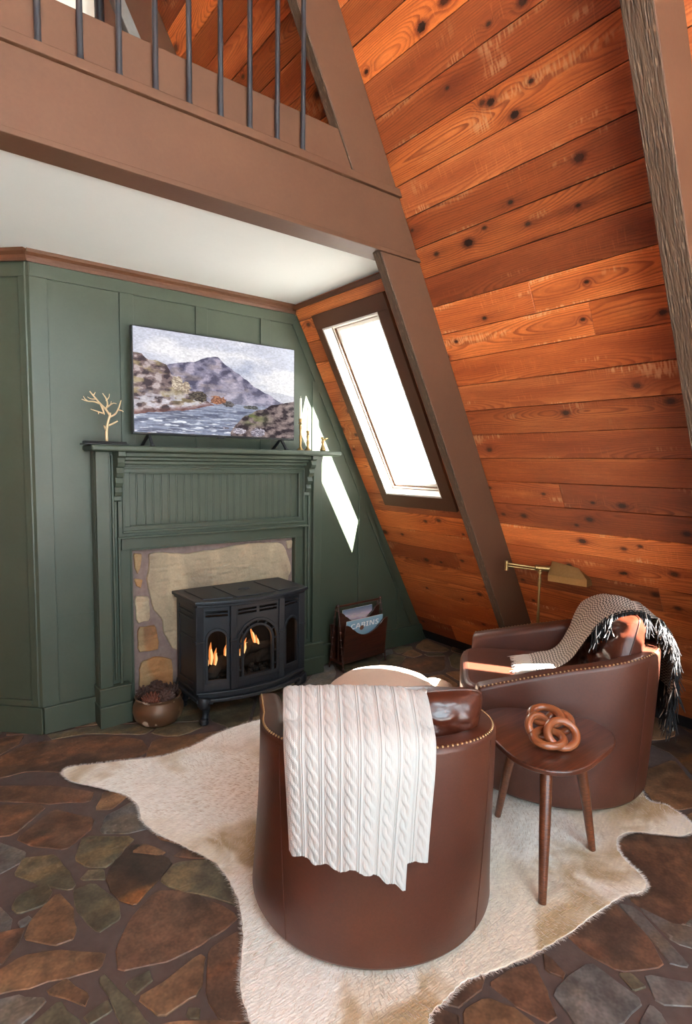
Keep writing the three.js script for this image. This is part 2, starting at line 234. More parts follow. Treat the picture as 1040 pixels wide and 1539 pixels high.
// ------------------------------------------------------------------ the floor: mortar bed and flagstones
const FX0 = -3.4, FX1 = 3.62, FZ0 = -1.25, FZ1 = 5.2;
const floor = struct(mesh('floor', box(FX0, FX1, -0.15, -0.0035, FZ0, FZ1, 0), M.grout), 'irregular brown and grey flagstone floor set in dark mortar', 'floor');
const tracedStones = [];                                      // outlines read off the photograph, then laid on the floor
function trace(ox, oy, sc, mat, pts) { tracedStones.push({ mat, pts: pts.map(([x, y]) => { const p = onLevel(ox + x / sc, oy + y / sc, 0); return [p.x, p.z]; }) }); }
{
  const A = (m, p) => trace(0, 1060, 2.476, m, p), B = (m, p) => trace(700, 1180, 3.059, m, p), C = (m, p) => trace(570, 940, 6.118, m, p), D = (m, p) => trace(0, 0, 1, m, p);
  A(0, [[65, 495], [200, 385], [350, 420], [330, 465], [240, 535], [130, 520]]); A(0, [[-60, 372], [150, 370], [160, 385], [50, 480], [-60, 492]]);
  A(1, [[280, 575], [310, 490], [500, 490], [400, 595], [330, 600]]); A(2, [[380, 470], [395, 410], [490, 360], [560, 380], [560, 455], [470, 475]]);
  A(3, [[355, 385], [390, 320], [480, 330], [410, 385]]); A(2, [[-60, 500], [0, 510], [95, 545], [90, 570], [0, 625], [-60, 630]]);
  A(1, [[60, 630], [90, 570], [210, 560], [280, 660], [265, 685], [140, 660]]); A(1, [[300, 650], [330, 612], [385, 612], [392, 648]]);
  A(4, [[402, 655], [420, 592], [500, 512], [640, 580], [590, 645], [500, 745], [440, 720]]); A(1, [[606, 650], [655, 588], [780, 580], [900, 660], [900, 760], [850, 735], [750, 700], [640, 680]]);
  A(3, [[95, 865], [120, 800], [220, 695], [265, 750], [280, 840], [270, 865], [200, 885]]); A(1, [[275, 690], [345, 660], [430, 730], [445, 790], [360, 840], [300, 770]]);
  A(1, [[45, 755], [70, 710], [170, 665], [185, 690], [170, 740], [70, 770]]); A(2, [[-60, 745], [0, 750], [40, 800], [30, 830], [0, 850], [-60, 850]]);
  A(2, [[70, 805], [100, 785], [108, 800], [85, 818]]); A(0, [[440, 985], [440, 900], [490, 800], [575, 695], [700, 690], [890, 785], [760, 880], [640, 940]]);
  A(3, [[-60, 1090], [-60, 1020], [90, 930], [200, 915], [390, 920], [370, 975], [280, 1000]]); A(0, [[-60, 980], [-60, 860], [85, 830], [60, 890], [0, 965]]);
  A(3, [[170, 1065], [240, 1018], [330, 1070], [315, 1120]]); A(2, [[-60, 1215], [-60, 1115], [80, 1085], [165, 1095], [100, 1165], [20, 1230]]);
  A(1, [[120, 1200], [220, 1105], [290, 1186], [330, 1260], [180, 1290]]); A(1, [[320, 1150], [400, 1100], [410, 1140], [345, 1180]]);
  A(1, [[370, 1020], [400, 1005], [560, 1186], [620, 1280], [520, 1260], [455, 1160]]); A(1, [[475, 1035], [555, 985], [555, 1030], [500, 1070]]);
  A(3, [[520, 1085], [600, 1040], [740, 930], [762, 950], [740, 1050], [720, 1080], [605, 1155]]); A(0, [[780, 910], [900, 840], [960, 900], [960, 1100], [930, 1165], [830, 1165], [770, 1090]]);
  A(1, [[700, 1130], [740, 1125], [735, 1160], [705, 1155]]); A(3, [[600, 1195], [640, 1172], [930, 1178], [940, 1300], [680, 1300]]);
  A(0, [[-60, 350], [-60, 300], [200, 300], [345, 320], [330, 358], [160, 362]]); A(0, [[10, 190], [110, 140], [380, 112], [520, 128], [552, 165], [480, 215], [270, 250], [120, 240], [-40, 280], [-60, 230]]);
  A(3, [[570, 128], [700, 112], [850, 92], [960, 70], [980, 130], [760, 210], [580, 220], [545, 195]]); A(0, [[-60, 130], [90, 112], [60, 148], [-10, 186], [-60, 196]]);
  A(1, [[180, 108], [340, 78], [520, 70], [570, 85], [530, 108], [330, 104], [200, 125]]); A(3, [[490, 545], [540, 512], [610, 545], [590, 560]]); A(0, [[655, 560], [690, 535], [780, 555], [760, 570]]);
  B(0, [[465, 690], [550, 630], [640, 565], [690, 545], [840, 700], [900, 830], [700, 845], [560, 770]]); B(2, [[705, 545], [780, 562], [1020, 810], [1000, 828], [920, 800], [860, 702]]);
  B(2, [[795, 562], [850, 580], [1060, 660], [1100, 760], [960, 720]]); B(0, [[690, 300], [690, 235], [880, 225], [960, 250], [1060, 220], [1180, 300], [1180, 560], [1060, 600], [980, 640], [830, 570], [760, 520], [740, 420]]);
  B(2, [[405, 950], [550, 830], [590, 825], [820, 1000], [700, 1095], [560, 1160], [520, 1120]]); B(1, [[715, 875], [760, 865], [820, 920], [770, 935]]); B(2, [[830, 870], [1060, 912], [1120, 1020], [895, 1000]]);
  B(2, [[805, 1080], [855, 1020], [900, 1060], [930, 1130], [840, 1130]]); B(0, [[110, 910], [200, 850], [310, 815], [370, 960], [410, 1050], [360, 1085], [230, 1000]]); B(3, [[0, 1030], [100, 985], [200, 1020], [330, 1110], [300, 1200], [0, 1200]]);
  B(0, [[360, 785], [410, 812], [450, 860], [440, 880], [380, 850]]); B(3, [[790, -40], [830, -70], [960, -120], [1040, -10], [1080, 90], [970, 108], [860, 70]]); B(2, [[1000, 638], [1070, 606], [1110, 640], [1080, 660]]);
  B(4, [[850, -190], [1040, -230], [1120, -60], [1060, -30], [960, -140]]);
  C(1, [[130, 222], [190, 192], [290, 192], [308, 215], [180, 260]]); C(3, [[332, 202], [420, 120], [640, 220], [600, 240], [420, 235]]); C(3, [[205, 265], [300, 217], [400, 265], [330, 288]]);
  C(1, [[20, 305], [120, 262], [245, 285], [195, 350], [100, 372], [10, 352]]); C(2, [[30, 228], [120, 217], [122, 250], [40, 280]]); C(1, [[645, 290], [690, 250], [830, 310], [745, 400], [655, 372]]);
  C(0, [[255, 302], [590, 285], [598, 400], [430, 440], [300, 410], [205, 362]]); C(3, [[450, 475], [580, 452], [720, 540], [640, 600], [560, 565]]); C(3, [[615, 432], [760, 420], [860, 440], [800, 530], [690, 480]]); C(1, [[415, 258], [580, 250], [600, 278], [450, 280]]);
  D(2, [[452, 1036], [478, 1005], [500, 998], [505, 1012], [492, 1036], [464, 1046]]);
}
function insidePoly(x, z, P) { let c = false; for (let i = 0, j = P.length - 1; i < P.length; j = i++) { const [xi, zi] = P[i], [xj, zj] = P[j]; if ((zi > z) !== (zj > z) && x < (xj - xi) * (z - zi) / (zj - zi) + xi) c = !c; } return c; }
function roughOutline(P, rnd, step, amp) {                    // rounded corners and a broken edge
  let Q = []; for (let i = 0; i < P.length; i++) { const a = P[i], b = P[(i + 1) % P.length]; Q.push([lerp(a[0], b[0], 0.12), lerp(a[1], b[1], 0.12)], [lerp(a[0], b[0], 0.88), lerp(a[1], b[1], 0.88)]); }
  const R = []; for (let i = 0; i < Q.length; i++) { const a = Q[i], b = Q[(i + 1) % Q.length], L = Math.hypot(b[0] - a[0], b[1] - a[1]), n = Math.max(1, Math.min(5, Math.round(L / step))); for (let k = 0; k < n; k++) { const t = k / n; R.push([lerp(a[0], b[0], t) + (rnd() - 0.5) * amp, lerp(a[1], b[1], t) + (rnd() - 0.5) * amp]); } }
  return R;
}
function clipHalf(P, nx, nz, d) { const R = []; for (let i = 0; i < P.length; i++) { const a = P[i], b = P[(i + 1) % P.length], da = a[0] * nx + a[1] * nz - d, db = b[0] * nx + b[1] * nz - d; if (da <= 0) R.push(a); if ((da < 0 && db > 0) || (da > 0 && db < 0)) { const t = da / (da - db); R.push([lerp(a[0], b[0], t), lerp(a[1], b[1], t)]); } } return R; }
function polyArea(P) { let s = 0; for (let i = 0; i < P.length; i++) { const a = P[i], b = P[(i + 1) % P.length]; s += a[0] * b[1] - b[0] * a[1]; } return s / 2; }
{
  const r = rngOf(7), all = [];
  for (const t of tracedStones) all.push({ mat: t.mat, P: t.pts });
  // beyond the traced ones: more stones of the same size, kept clear of them
  const edge = []; for (const t of tracedStones) for (let i = 0; i < t.pts.length; i++) { const a = t.pts[i], b = t.pts[(i + 1) % t.pts.length], n = Math.max(1, Math.ceil(Math.hypot(b[0] - a[0], b[1] - a[1]) / 0.04)); for (let k = 0; k < n; k++) edge.push([lerp(a[0], b[0], k / n), lerp(a[1], b[1], k / n)]); }
  const seeds = []; let guard = 0;
  while (seeds.length < 210 && guard++ < 9000) {
    const x = -1.6 + r() * 4.95, z = -0.3 + r() * 4.4; if (seeds.some((s) => Math.hypot(s[0] - x, s[1] - z) < 0.2)) continue;
    if (edge.some((s) => Math.hypot(s[0] - x, s[1] - z) < 0.06) || tracedStones.some((t) => insidePoly(x, z, t.pts))) continue; seeds.push([x, z]);
  }
  for (const s of seeds) {
    let P = [[s[0] - 0.3, s[1] - 0.3], [s[0] + 0.3, s[1] - 0.3], [s[0] + 0.3, s[1] + 0.3], [s[0] - 0.3, s[1] + 0.3]];
    for (const q of seeds) if (q !== s) { const dx = q[0] - s[0], dz = q[1] - s[1], L = Math.hypot(dx, dz); if (L < 0.9) P = clipHalf(P, dx / L, dz / L, (q[0] + s[0]) / 2 * dx / L + (q[1] + s[1]) / 2 * dz / L - 0.012); }
    for (const q of edge) { const dx = q[0] - s[0], dz = q[1] - s[1], L = Math.hypot(dx, dz); if (L < 0.5) P = clipHalf(P, dx / L, dz / L, q[0] * dx / L + q[1] * dz / L - 0.022); }
    if (P.length > 2 && Math.abs(polyArea(P)) > 0.004) all.push({ mat: [0, 0, 1, 3, 2, 0, 1][Math.floor(r() * 7)], P });
  }
  for (const s of all) {
    const cx = s.P.reduce((q, p) => q + p[0], 0) / s.P.length, cz = s.P.reduce((q, p) => q + p[1], 0) / s.P.length, grown = s.P.map(([x, z]) => { const L = Math.hypot(x - cx, z - cz); return [x + (x - cx) / L * 0.007, z + (z - cz) / L * 0.007]; });
    const R = roughOutline(grown, r, 0.05, 0.008), h = -0.001 + r() * 0.003;
    if (polyArea(R) > 0) R.reverse();
    mesh('flagstone', prismY(R, -0.012, h, 0.002, 1), stoneMats[s.mat], floor);
  }
}

// ------------------------------------------------------------------ the green fireplace wall and its angled return
const wallBack = struct(mesh('wall_back', prismZ([[0.49, -0.01], [3.31, -0.01], [slopeX(2.45), 2.45], [0.49, 2.45]], -0.16, -0.012), M.green), 'dark green panelled fireplace wall', 'wall');
{
  const board = (n, g) => mesh(n, g, M.green, wallBack), T0 = -0.012, T1 = 0;
  board('top_rail', box(0.51, 2.02, 2.302, 2.42, T0, T1, 0.002));
  for (const [a, b, y0, y1] of [[0.508, 0.587, 0, 2.302], [0.931, 1.004, 0, 2.302], [1.355, 1.428, 1.0, 2.302], [1.778, 1.849, 1.0, 2.302], [2.170, 2.222, 0, 1.955], [2.585, 2.632, 0, 1.2], [2.978, 3.004, 0, 0.47]]) board('stile', box(a, b, y0, y1, T0, T1, 0.002));
  const rw = 0.052; board('sloped_rail', prismZ([[slopeX(0) - rw * 1.9, 0], [slopeX(0), 0], [slopeX(2.42), 2.42], [slopeX(2.302) - 0.005, 2.42], [slopeX(2.302) - rw * 1.2, 2.302]], T0, T1 - 0.0012, 0.002));
  board('panel_edge', box(0.587, 0.931, 0.6, 0.604, T0, T0 + 0.002, 0));
  board('baseboard', box(0.512, 3.25, 0, 0.142, T0, 0.014, 0.004));
}
const wallLeft = struct(new THREE.Group(), 'dark green angled wall turning back from the fireplace wall', 'wall'); wallLeft.name = 'wall_left'; wallLeft.position.set(0.509, 0, 0); wallLeft.rotation.y = Math.PI * 0.75; scene.add(wallLeft);
{ // local x runs away from the corner; the face looks along -z
  const L = 1.55, put = (n, g) => mesh(n, g, M.green, wallLeft);
  const f = -1; const bz = (a, b) => f > 0 ? [a, b] : [-b, -a];
  const bx = (x0, x1, y0, y1, z0, z1, r) => box(x0, x1, y0, y1, ...bz(z0, z1), r);
  put('wall_face', bx(0, L, -0.01, 2.45, -0.13, -0.012, 0)); put('top_rail', bx(0.002, L, 2.30, 2.42, -0.012, 0, 0.002)); put('stile', bx(0.0, 0.06, 0, 2.30, -0.012, 0, 0.002)); put('stile', bx(0.40, 0.47, 0, 2.30, -0.012, 0, 0.002));
  put('stile', bx(0.86, 0.93, 0, 2.30, -0.012, 0, 0.002)); put('baseboard', bx(-0.004, L, 0, 0.142, -0.012, 0.014, 0.004)); put('rail', bx(0.06, 0.40, 0.142, 0.175, -0.012, 0, 0.002));
}
// ceiling under the loft, and its brown moulding
const ceiling = struct(mesh('ceiling', prismZ([[-2.6, 2.42], [slopeX(2.42), 2.42], [slopeX(2.66), 2.66], [-2.6, 2.66]], -1.2, 1.02), M.white), 'flat off-white ceiling under the loft', 'ceiling');
function crown(name, a, b, len, label) { // moulding swept along local x
  const g = prismX([[0, 2.366], [0.012, 2.366], [0.018, 2.378], [0.018, 2.392], [0.034, 2.404], [0.034, 2.42], [0, 2.42]], 0, len);
  const o = struct(mesh(name, g, M.trim), label, 'trim'); o.position.set(a, 0, b); return o;
}
crown('trim_1', 0.497, 0, 1.525, 'brown crown moulding along the top of the fireplace wall');
{ const o = crown('trim_2', 0.509, 0, 1.6, 'brown crown moulding along the angled green wall'); o.rotation.y = Math.PI * 0.75; o.scale.z = -1; o.position.set(0.505, 0, 0.01); }
struct(mesh('trim_3', slopeBox(2.712, 2.742, 0.0, 0.024, 0.0, 1.07, 0.006), M.trim), 'brown moulding where the white ceiling meets the sloping pine wall', 'trim');

// ------------------------------------------------------------------ the sloping pine wall with its two skylights
const SKY = [{ u0: 1.378, u1: 2.557, z0: 0.225, z1: 0.752 }, { u0: 1.378, u1: 2.557, z0: 2.80, z1: 3.23 }];
const wallRight = struct(new THREE.Group(), 'sloping roof wall of knotty orange pine planks', 'wall'); wallRight.name = 'wall_right'; scene.add(wallRight);
const ZB = -0.16, ZF = 5.05, UTOP = 7.7;
{
  const deck = []; let z = ZB;
  for (const s of SKY) { deck.push(slopeBox(-0.05, UTOP, -0.115, -0.021, z, s.z0, 0), slopeBox(-0.05, s.u0, -0.115, -0.021, s.z0, s.z1, 0), slopeBox(s.u1, UTOP, -0.115, -0.021, s.z0, s.z1, 0)); z = s.z1; }
  deck.push(slopeBox(-0.05, UTOP, -0.115, -0.021, z, ZF, 0)); mesh('roof_deck', deck, M.ironDark, wallRight);
  const pitch = 0.141, r = rngOf(19), variants = {};
  const bays = [[-0.15, 1.09], [1.11, 2.32], [2.36, 3.66]];
  const cuts = (z0, z1, u0, u1) => { let L = [[z0, z1]]; for (const s of SKY) if (u1 > s.u0 + 0.004 && u0 < s.u1 - 0.004) L = L.flatMap(([a, b]) => (b <= s.z0 || a >= s.z1) ? [[a, b]] : [[a, s.z0], [s.z1, b]].filter(([c, d]) => d - c > 0.01)); return L; };
  for (let k = -11; k < 25; k++) {
    const u0 = Math.max(0.004, 1.650 + pitch * k + 0.0014), u1 = 1.650 + pitch * (k + 1) - 0.0014;
    for (let bi = 0; bi < 3; bi++) {
      let list = cuts(bays[bi][0], bays[bi][1], u0, u1);
      if (r() < 0.16 && list.length === 1) { const [a, b] = list[0], m = lerp(a, b, 0.25 + r() * 0.5); list = [[a, m - 0.0006], [m + 0.0006, b]]; }
      for (const [a, b] of list) {
        const g = box(u0, u1, -0.021, (r() - 0.5) * 0.003, a, b, 0.0022), row = Math.floor(r() * ROWS), off = r() * BOARD_L, flip = r() < 0.5 ? -1 : 1, p = g.attributes.position, uv = g.attributes.uv, y0 = 1.650 + pitch * k;
        for (let i = 0; i < p.count; i++) uv.setXY(i, flip * p.getZ(i) + off, clamp((p.getX(i) - y0) / pitch, 0.02, 0.98) * pitch + row * 0.141);
        g.applyMatrix4(SLOPE); mesh('plank', g, plankMats[Math.floor(r() * plankMats.length)], wallRight);
      }
    }
  }
  mesh('upper_boarding', [slopeBox(1.650 + pitch * 25, UTOP, -0.021, 0, ZB, ZF, 0), slopeBox(0.0, 1.650 + pitch * 25, -0.021, 0, 3.67, ZF, 0)], plankMats[4], wallRight);
}
function skylight(name, s, label) {
  const g = struct(new THREE.Group(), label, 'skylight'); g.name = name; scene.add(g);
  const { u0, u1, z0, z1 } = s, cw = 0.09;
  const part = (n, list, m, parent = g) => mesh(n, list, m, parent);
  part('casing', [slopeBox(u0 - cw, u0, 0.0, 0.022, z0 - 0.055, z1 + cw), ], M.brown); part('casing', [slopeBox(u1, u1 + cw, 0.0, 0.022, z0 - 0.055, z1 + cw)], M.brown);
  part('casing', [slopeBox(u0, u1, 0.0, 0.022, z0 - 0.055, z0)], M.brown); part('casing', [slopeBox(u0, u1, 0.0, 0.022, z1, z1 + cw)], M.brown);
  const ring = (n0, n1, in0, in1, nm, m) => { const a = in0, b = in1; part(nm, [slopeBox(u0 + a, u1 - a, n0, n1, z0 + a, z0 + b), slopeBox(u0 + a, u1 - a, n0, n1, z1 - b, z1 - a), slopeBox(u0 + a, u0 + b, n0, n1, z0 + b, z1 - b), slopeBox(u1 - b, u1 - a, n0, n1, z0 + b, z1 - b)], m); };
  ring(-0.055, 0.018, 0.0, 0.012, 'jamb', M.sash); ring(-0.095, -0.050, 0.003, 0.028, 'frame', M.sash); ring(-0.102, -0.062, 0.031, 0.056, 'sash', M.sash); ring(-0.1, -0.0485, 0.0275, 0.0315, 'gasket', M.brown); ring(-0.06, -0.046, 0.0115, 0.0155, 'gasket', M.brown);
  ring(-0.118, -0.085, 0.0, 0.012, 'kerb', M.sash);
  part('pane', slopeBox(u0 + 0.05, u1 - 0.05, -0.0835, -0.0825, z0 + 0.05, z1 - 0.05, 0), M.pane);
}
skylight('window_1', SKY[0], 'tall skylight with brown casing in the pine wall beside the fireplace');
skylight('window_2', SKY[1], 'skylight in the pine wall past the rough-sawn rafter');

// ------------------------------------------------------------------ rafters, loft beam, railing
function rafter(label, z0, z1, depth, u0, u1, innerRough) {
  const g = thing('roof_rafter', label, 'rafter'); const gg = slopeBox(u0, u1, 0.0, depth, z0, z1, 0.005); boxUVslope(gg);
  mesh('timber', gg, M.brown, g); if (innerRough) { const f = slopeBox(u0, u1, depth - 0.001, depth + 0.0035, z0 + 0.003, z1 - 0.003, 0.001); boxUVslope(f); mesh('rough_face', f, M.brownRough, g); } return g;
}
function boxUVslope(g) { const inv = SLOPE.clone().invert(); const c = g.clone().applyMatrix4(inv); boxUV2(c); g.setAttribute('uv', c.attributes.uv); }
function boxUV2(g) { const p = g.attributes.position, n = g.attributes.normal, uv = new Float32Array(p.count * 2); for (let i = 0; i < p.count; i++) { const ny = Math.abs(n.getY(i)), nz = Math.abs(n.getZ(i)); uv[2 * i] = ny > nz ? p.getZ(i) : p.getY(i); uv[2 * i + 1] = p.getX(i); } g.setAttribute('uv', new THREE.BufferAttribute(uv, 2)); }
rafter('smooth brown painted rafter beside the skylight, running from floor up past the loft beam', 1.076, 1.131, 0.222, 0.02, 6.6, true);
rafter('brown rafter with a cracked rough-sawn face on the open pine wall', 2.296, 2.384, 0.195, 0.02, 6.6, true);
rafter('brown rafter behind the second skylight', 3.64, 3.72, 0.195, 0.02, 6.6, false);
{
  const b = thing('loft_beam', 'wide brown painted beam carrying the loft edge', 'beam');
  const tr = (y0, y1, z0, z1, bev = 0.003) => prismZ([[-2.9, y0], [slopeX(y0) - 0.004, y0], [slopeX(y1) - 0.004, y1], [-2.9, y1]], z0, z1, bev);
  mesh('beam_body', tr(2.398, 2.655, 1.004, 1.134), M.brown, b); mesh('bottom_bead', tr(2.392, 2.412, 1.128, 1.143), M.brown, b);
  mesh('ledge', tr(2.653, 2.686, 1.004, 1.152), M.brown, b); mesh('fascia', tr(2.686, 2.846, 1.095, 1.122), M.brown, b);
  const rl = thing('loft_railing', 'row of dark metal balusters above the loft beam', 'railing');
  for (let i = -12; i < 9; i++) { const x = 0.374 + i * 0.1206; mesh('baluster', [between(V(x, 2.685, 1.139), V(x, 3.62, 1.139), 0.0098, 0.0098, 12), between(V(x, 2.685, 1.139), V(x, 2.70, 1.139), 0.0118, 0.0104, 12)], M.rail, rl); }
  mesh('handrail', box(-2.6, 1.40, 3.62, 3.66, 1.115, 1.163, 0.006), M.rail, rl);
}
struct(mesh('wall_loft', prismZ([[-2.6, 2.66], [slopeX(2.66) + 0.16, 2.66], [slopeX(5.3) + 0.16, 5.3], [-2.6, 5.3]], -0.28, -0.155), M.brown), 'brown gable wall at the back of the loft', 'wall');

// the rest of the shell, out of the picture: left slope, gable with glazing
const XL = -3.9;                                               // foot of the left slope
struct(mesh('wall_gable', [box(-3.9, -2.2, -0.01, 2.4, 5.05, 5.2, 0), box(1.9, 3.4, -0.01, 2.4, 5.05, 5.2, 0), box(-2.2, 1.9, -0.01, 0.12, 5.05, 5.2, 0), prismZ([[-3.0, 2.38], [2.2, 2.38], [1.95, 2.72], [-2.55, 2.72]], 5.05, 5.2), prismZ([[-2.7, 2.72], [-0.7, 2.72], [-0.7, 4.1], [-1.9, 4.1]], 5.05, 5.2), prismZ([[2.1, 2.72], [1.1, 2.72], [1.1, 4.1], [1.3, 4.1]], 5.05, 5.2), prismZ([[-1.95, 4.1], [1.35, 4.1], [-0.3, 7.0]], 5.05, 5.2)], M.white), 'white gable wall with a wide glazed opening', 'wall');
for (let i = 0; i < 4; i++) { const x = -2.2 + i * 1.025; const w = struct(new THREE.Group(), 'tall glazed panel of the gable wall', 'window'); w.name = 'window_' + (3 + i); scene.add(w); mesh('frame', [box(x, x + 0.05, 0.12, 2.38, 5.07, 5.15), box(x + 0.975, x + 1.025, 0.12, 2.38, 5.07, 5.15), box(x + 0.05, x + 0.975, 0.12, 0.18, 5.07, 5.15), box(x + 0.05, x + 0.975, 2.32, 2.38, 5.07, 5.15)], M.brown, w); mesh('pane', box(x + 0.05, x + 0.975, 0.18, 2.32, 5.109, 5.111, 0), M.pane, w); }
{ const w = struct(new THREE.Group(), 'upper window of the gable wall', 'window'); w.name = 'window_7'; scene.add(w); mesh('frame', [box(-0.7, -0.64, 2.72, 4.1, 5.07, 5.15), box(1.04, 1.1, 2.72, 4.1, 5.07, 5.15), box(0.17, 0.23, 2.78, 4.04, 5.07, 5.15), box(-0.64, 1.04, 2.72, 2.78, 5.07, 5.15), box(-0.64, 1.04, 4.04, 4.1, 5.07, 5.15)], M.brown, w); mesh('pane', box(-0.64, 0.17, 2.78, 4.04, 5.109, 5.111, 0), M.pane, w); mesh('pane', box(0.23, 1.04, 2.78, 4.04, 5.109, 5.111, 0), M.pane, w); }
struct(mesh('upper_roof', box(-1.6, 2.4, 4.2, 4.32, 5.2, 7.3, 0), M.brown), 'roof over the upper gable window', 'roof');
struct(mesh('porch_roof', box(-3.6, 3.2, 2.44, 2.56, 5.2, 8.4, 0), M.brown), 'porch roof outside the gable', 'roof');
struct(mesh('porch_deck', box(-3.6, 3.2, -0.2, -0.08, 5.2, 9.5, 0), M.sash), 'pale porch deck outside the gable', 'deck');
{
  const th = Math.atan2(1, K), left = new THREE.Matrix4().makeBasis(V(-UX, UY, 0), V(UY, UX, 0), V(0, 0, -1)).setPosition(XL, 0, 0); // mirrored slope
  const lb = (u0, u1, z0, z1) => { const g = box(u0, u1, -0.17, 0, -z1, -z0, 0); g.applyMatrix4(left); return g; };
  struct(mesh('wall_left_slope', [lb(-0.05, UTOP, -1.25, 5.2)], plankMats[0]), 'pine boarded left roof slope', 'wall');
  struct(mesh('wall_rear', [box(-3.9, -0.55, -0.01, 2.66, -1.25, -1.13, 0), prismZ([[-2.75, 2.66], [1.9, 2.66], [-0.3, 6.9]], -1.25, -1.13)], M.green), 'green wall at the back of the left bay', 'wall');
}
// ------------------------------------------------------------------ mantel
{
  const m = thing('fireplace_mantel', 'dark green painted wooden fireplace mantel with beadboard frieze', 'mantel', [0, 0, 0]);
  const P = (n, g, mat = M.green, par = m) => mesh(n, g, mat, par);
  P('shelf', [box(0.728, 2.272, 1.462, 1.494, 0.001, 0.2, 0.012)]);
  P('cornice', [box(0.905, 2.085, 1.436, 1.462, 0.001, 0.150, 0.008), box(0.905, 2.085, 1.418, 1.437, 0.001, 0.122, 0.006), box(0.905, 2.085, 1.396, 1.419, 0.001, 0.098, 0.008)]);
  P('frieze_frame', [box(0.884, 2.084, 1.350, 1.398, 0.001, 0.066, 0.004), box(0.884, 2.084, 1.006, 1.062, 0.001, 0.066, 0.004), box(0.884, 0.948, 1.06, 1.352, 0.001, 0.066, 0.004), box(2.022, 2.084, 1.06, 1.352, 0.001, 0.066, 0.004)]);
  P('frieze_moulding', [box(0.905, 2.064, 1.372, 1.384, 0.06, 0.077, 0.004), box(0.905, 2.064, 1.026, 1.040, 0.06, 0.077, 0.004), box(0.905, 0.917, 1.04, 1.372, 0.06, 0.077, 0.004), box(2.052, 2.064, 1.04, 1.372, 0.06, 0.077, 0.004)]);
  P('lower_moulding', [box(0.875, 2.094, 0.998, 1.010, 0.001, 0.082, 0.004), box(0.945, 2.025, 1.058, 1.066, 0.05, 0.072, 0.003), box(0.945, 2.025, 1.346, 1.354, 0.05, 0.072, 0.003)]);
  const nb = 24, w = (2.022 - 0.948) / nb;
  for (let i = 0; i < nb; i++) { const x = 0.948 + i * w, g = [box(x + 0.0005, x + w - 0.0005, 1.062, 1.35, 0.012, 0.046, 0.0014)], c = new THREE.CylinderGeometry(0.0028, 0.0028, 0.288, 8); c.translate(x + w - 0.0075, 1.206, 0.0455); g.push(c); P('bead_board', g); }
  P('bead_backing', box(0.948, 2.022, 1.062, 1.35, 0.001, 0.014, 0));
  P('header', box(0.905, 2.066, 0.932, 1.0, 0.001, 0.05, 0.003));
  for (const s of [0, 1]) {                                     // two pilasters
    const X = (x) => s ? 2.958 - x : x, bx = (a, b, ...q) => s ? box(X(b), X(a), ...q) : box(a, b, ...q);
    P('jamb', bx(0.878, 0.955, 0, 0.934, 0.001, 0.05, 0.003));
    P('pilaster', [bx(0.768, 0.880, 0.2, 1.462, 0.001, 0.062, 0.003), bx(0.770, 0.836, 0.2, 1.462, 0.06, 0.092, 0.004), bx(0.878, 0.892, 0.2, 1.0, 0.03, 0.08, 0.003)]);
    const c = new THREE.CylinderGeometry(0.0085, 0.0085, 1.21, 14); c.translate(X(0.858), 0.838, 0.068); P('rod', [c]);
    P('plinth', [bx(0.758, 0.926, 0, 0.112, 0.001, 0.122, 0.004), bx(0.762, 0.922, 0.110, 0.205, 0.001, 0.106, 0.004), bx(0.756, 0.928, 0.104, 0.116, 0.001, 0.126, 0.004), bx(0.758, 0.926, 0.198, 0.21, 0.001, 0.112, 0.004)]);
    const prof = [[0.06, 1.462], [0.172, 1.462], [0.172, 1.440], [0.150, 1.430], [0.158, 1.405], [0.148, 1.385], [0.128, 1.378], [0.136, 1.352], [0.126, 1.332], [0.108, 1.326], [0.116, 1.300], [0.106, 1.280], [0.09, 1.276], [0.098, 1.25], [0.088, 1.232], [0.074, 1.226], [0.078, 1.205], [0.06, 1.196]];
    P('corbel', prismX(prof, s ? 2.060 : 0.862, s ? 2.098 : 0.900, 0.003));
  }
  P('opening_trim', [box(0.948, 0.958, 0, 0.938, 0.04, 0.056, 0.003), box(2.004, 2.014, 0, 0.938, 0.04, 0.056, 0.003), box(0.948, 2.014, 0.928, 0.938, 0.04, 0.056, 0.003)]);
  const back = P('stone_surround', box(0.95, 2.012, 0, 0.934, 0.0015, 0.016, 0), M.mortar);
  const T = (mat, pts, d) => { const R = rngOf(pts.length * 31 + Math.round(pts[0][0])), Q = roughOutline(pts.map(([x, y]) => { const q = onWall(180 + x / 3.714, 790 + y / 3.714, 0.03); return [q.x, q.y]; }), R, 0.03, 0.006); if (polyArea(Q) < 0) Q.reverse(); mesh('stone', prismZ(Q, 0.012, 0.026 + d, 0.005), slabMats[mat], back); };
  T(0, [[165, 160], [210, 148], [370, 155], [520, 135], [740, 95], [900, 95], [930, 140], [960, 240], [940, 290], [940, 430], [900, 600], [500, 660], [330, 700], [290, 680], [245, 600], [240, 520], [185, 465], [150, 300], [165, 215]], 0.006);
  T(1, [[80, 155], [125, 160], [118, 230], [105, 275], [85, 235]], 0.002); T(1, [[85, 300], [132, 300], [122, 350], [95, 342]], 0); T(0, [[84, 396], [165, 395], [172, 530], [95, 548]], 0.003);
  T(1, [[100, 572], [205, 555], [222, 690], [180, 700], [105, 705]], 0.004); T(1, [[110, 810], [125, 762], [200, 730], [285, 742], [300, 800], [300, 905], [110, 925]], 0.006); T(0, [[932, 84], [966, 80], [962, 128], [942, 132]], 0);
}
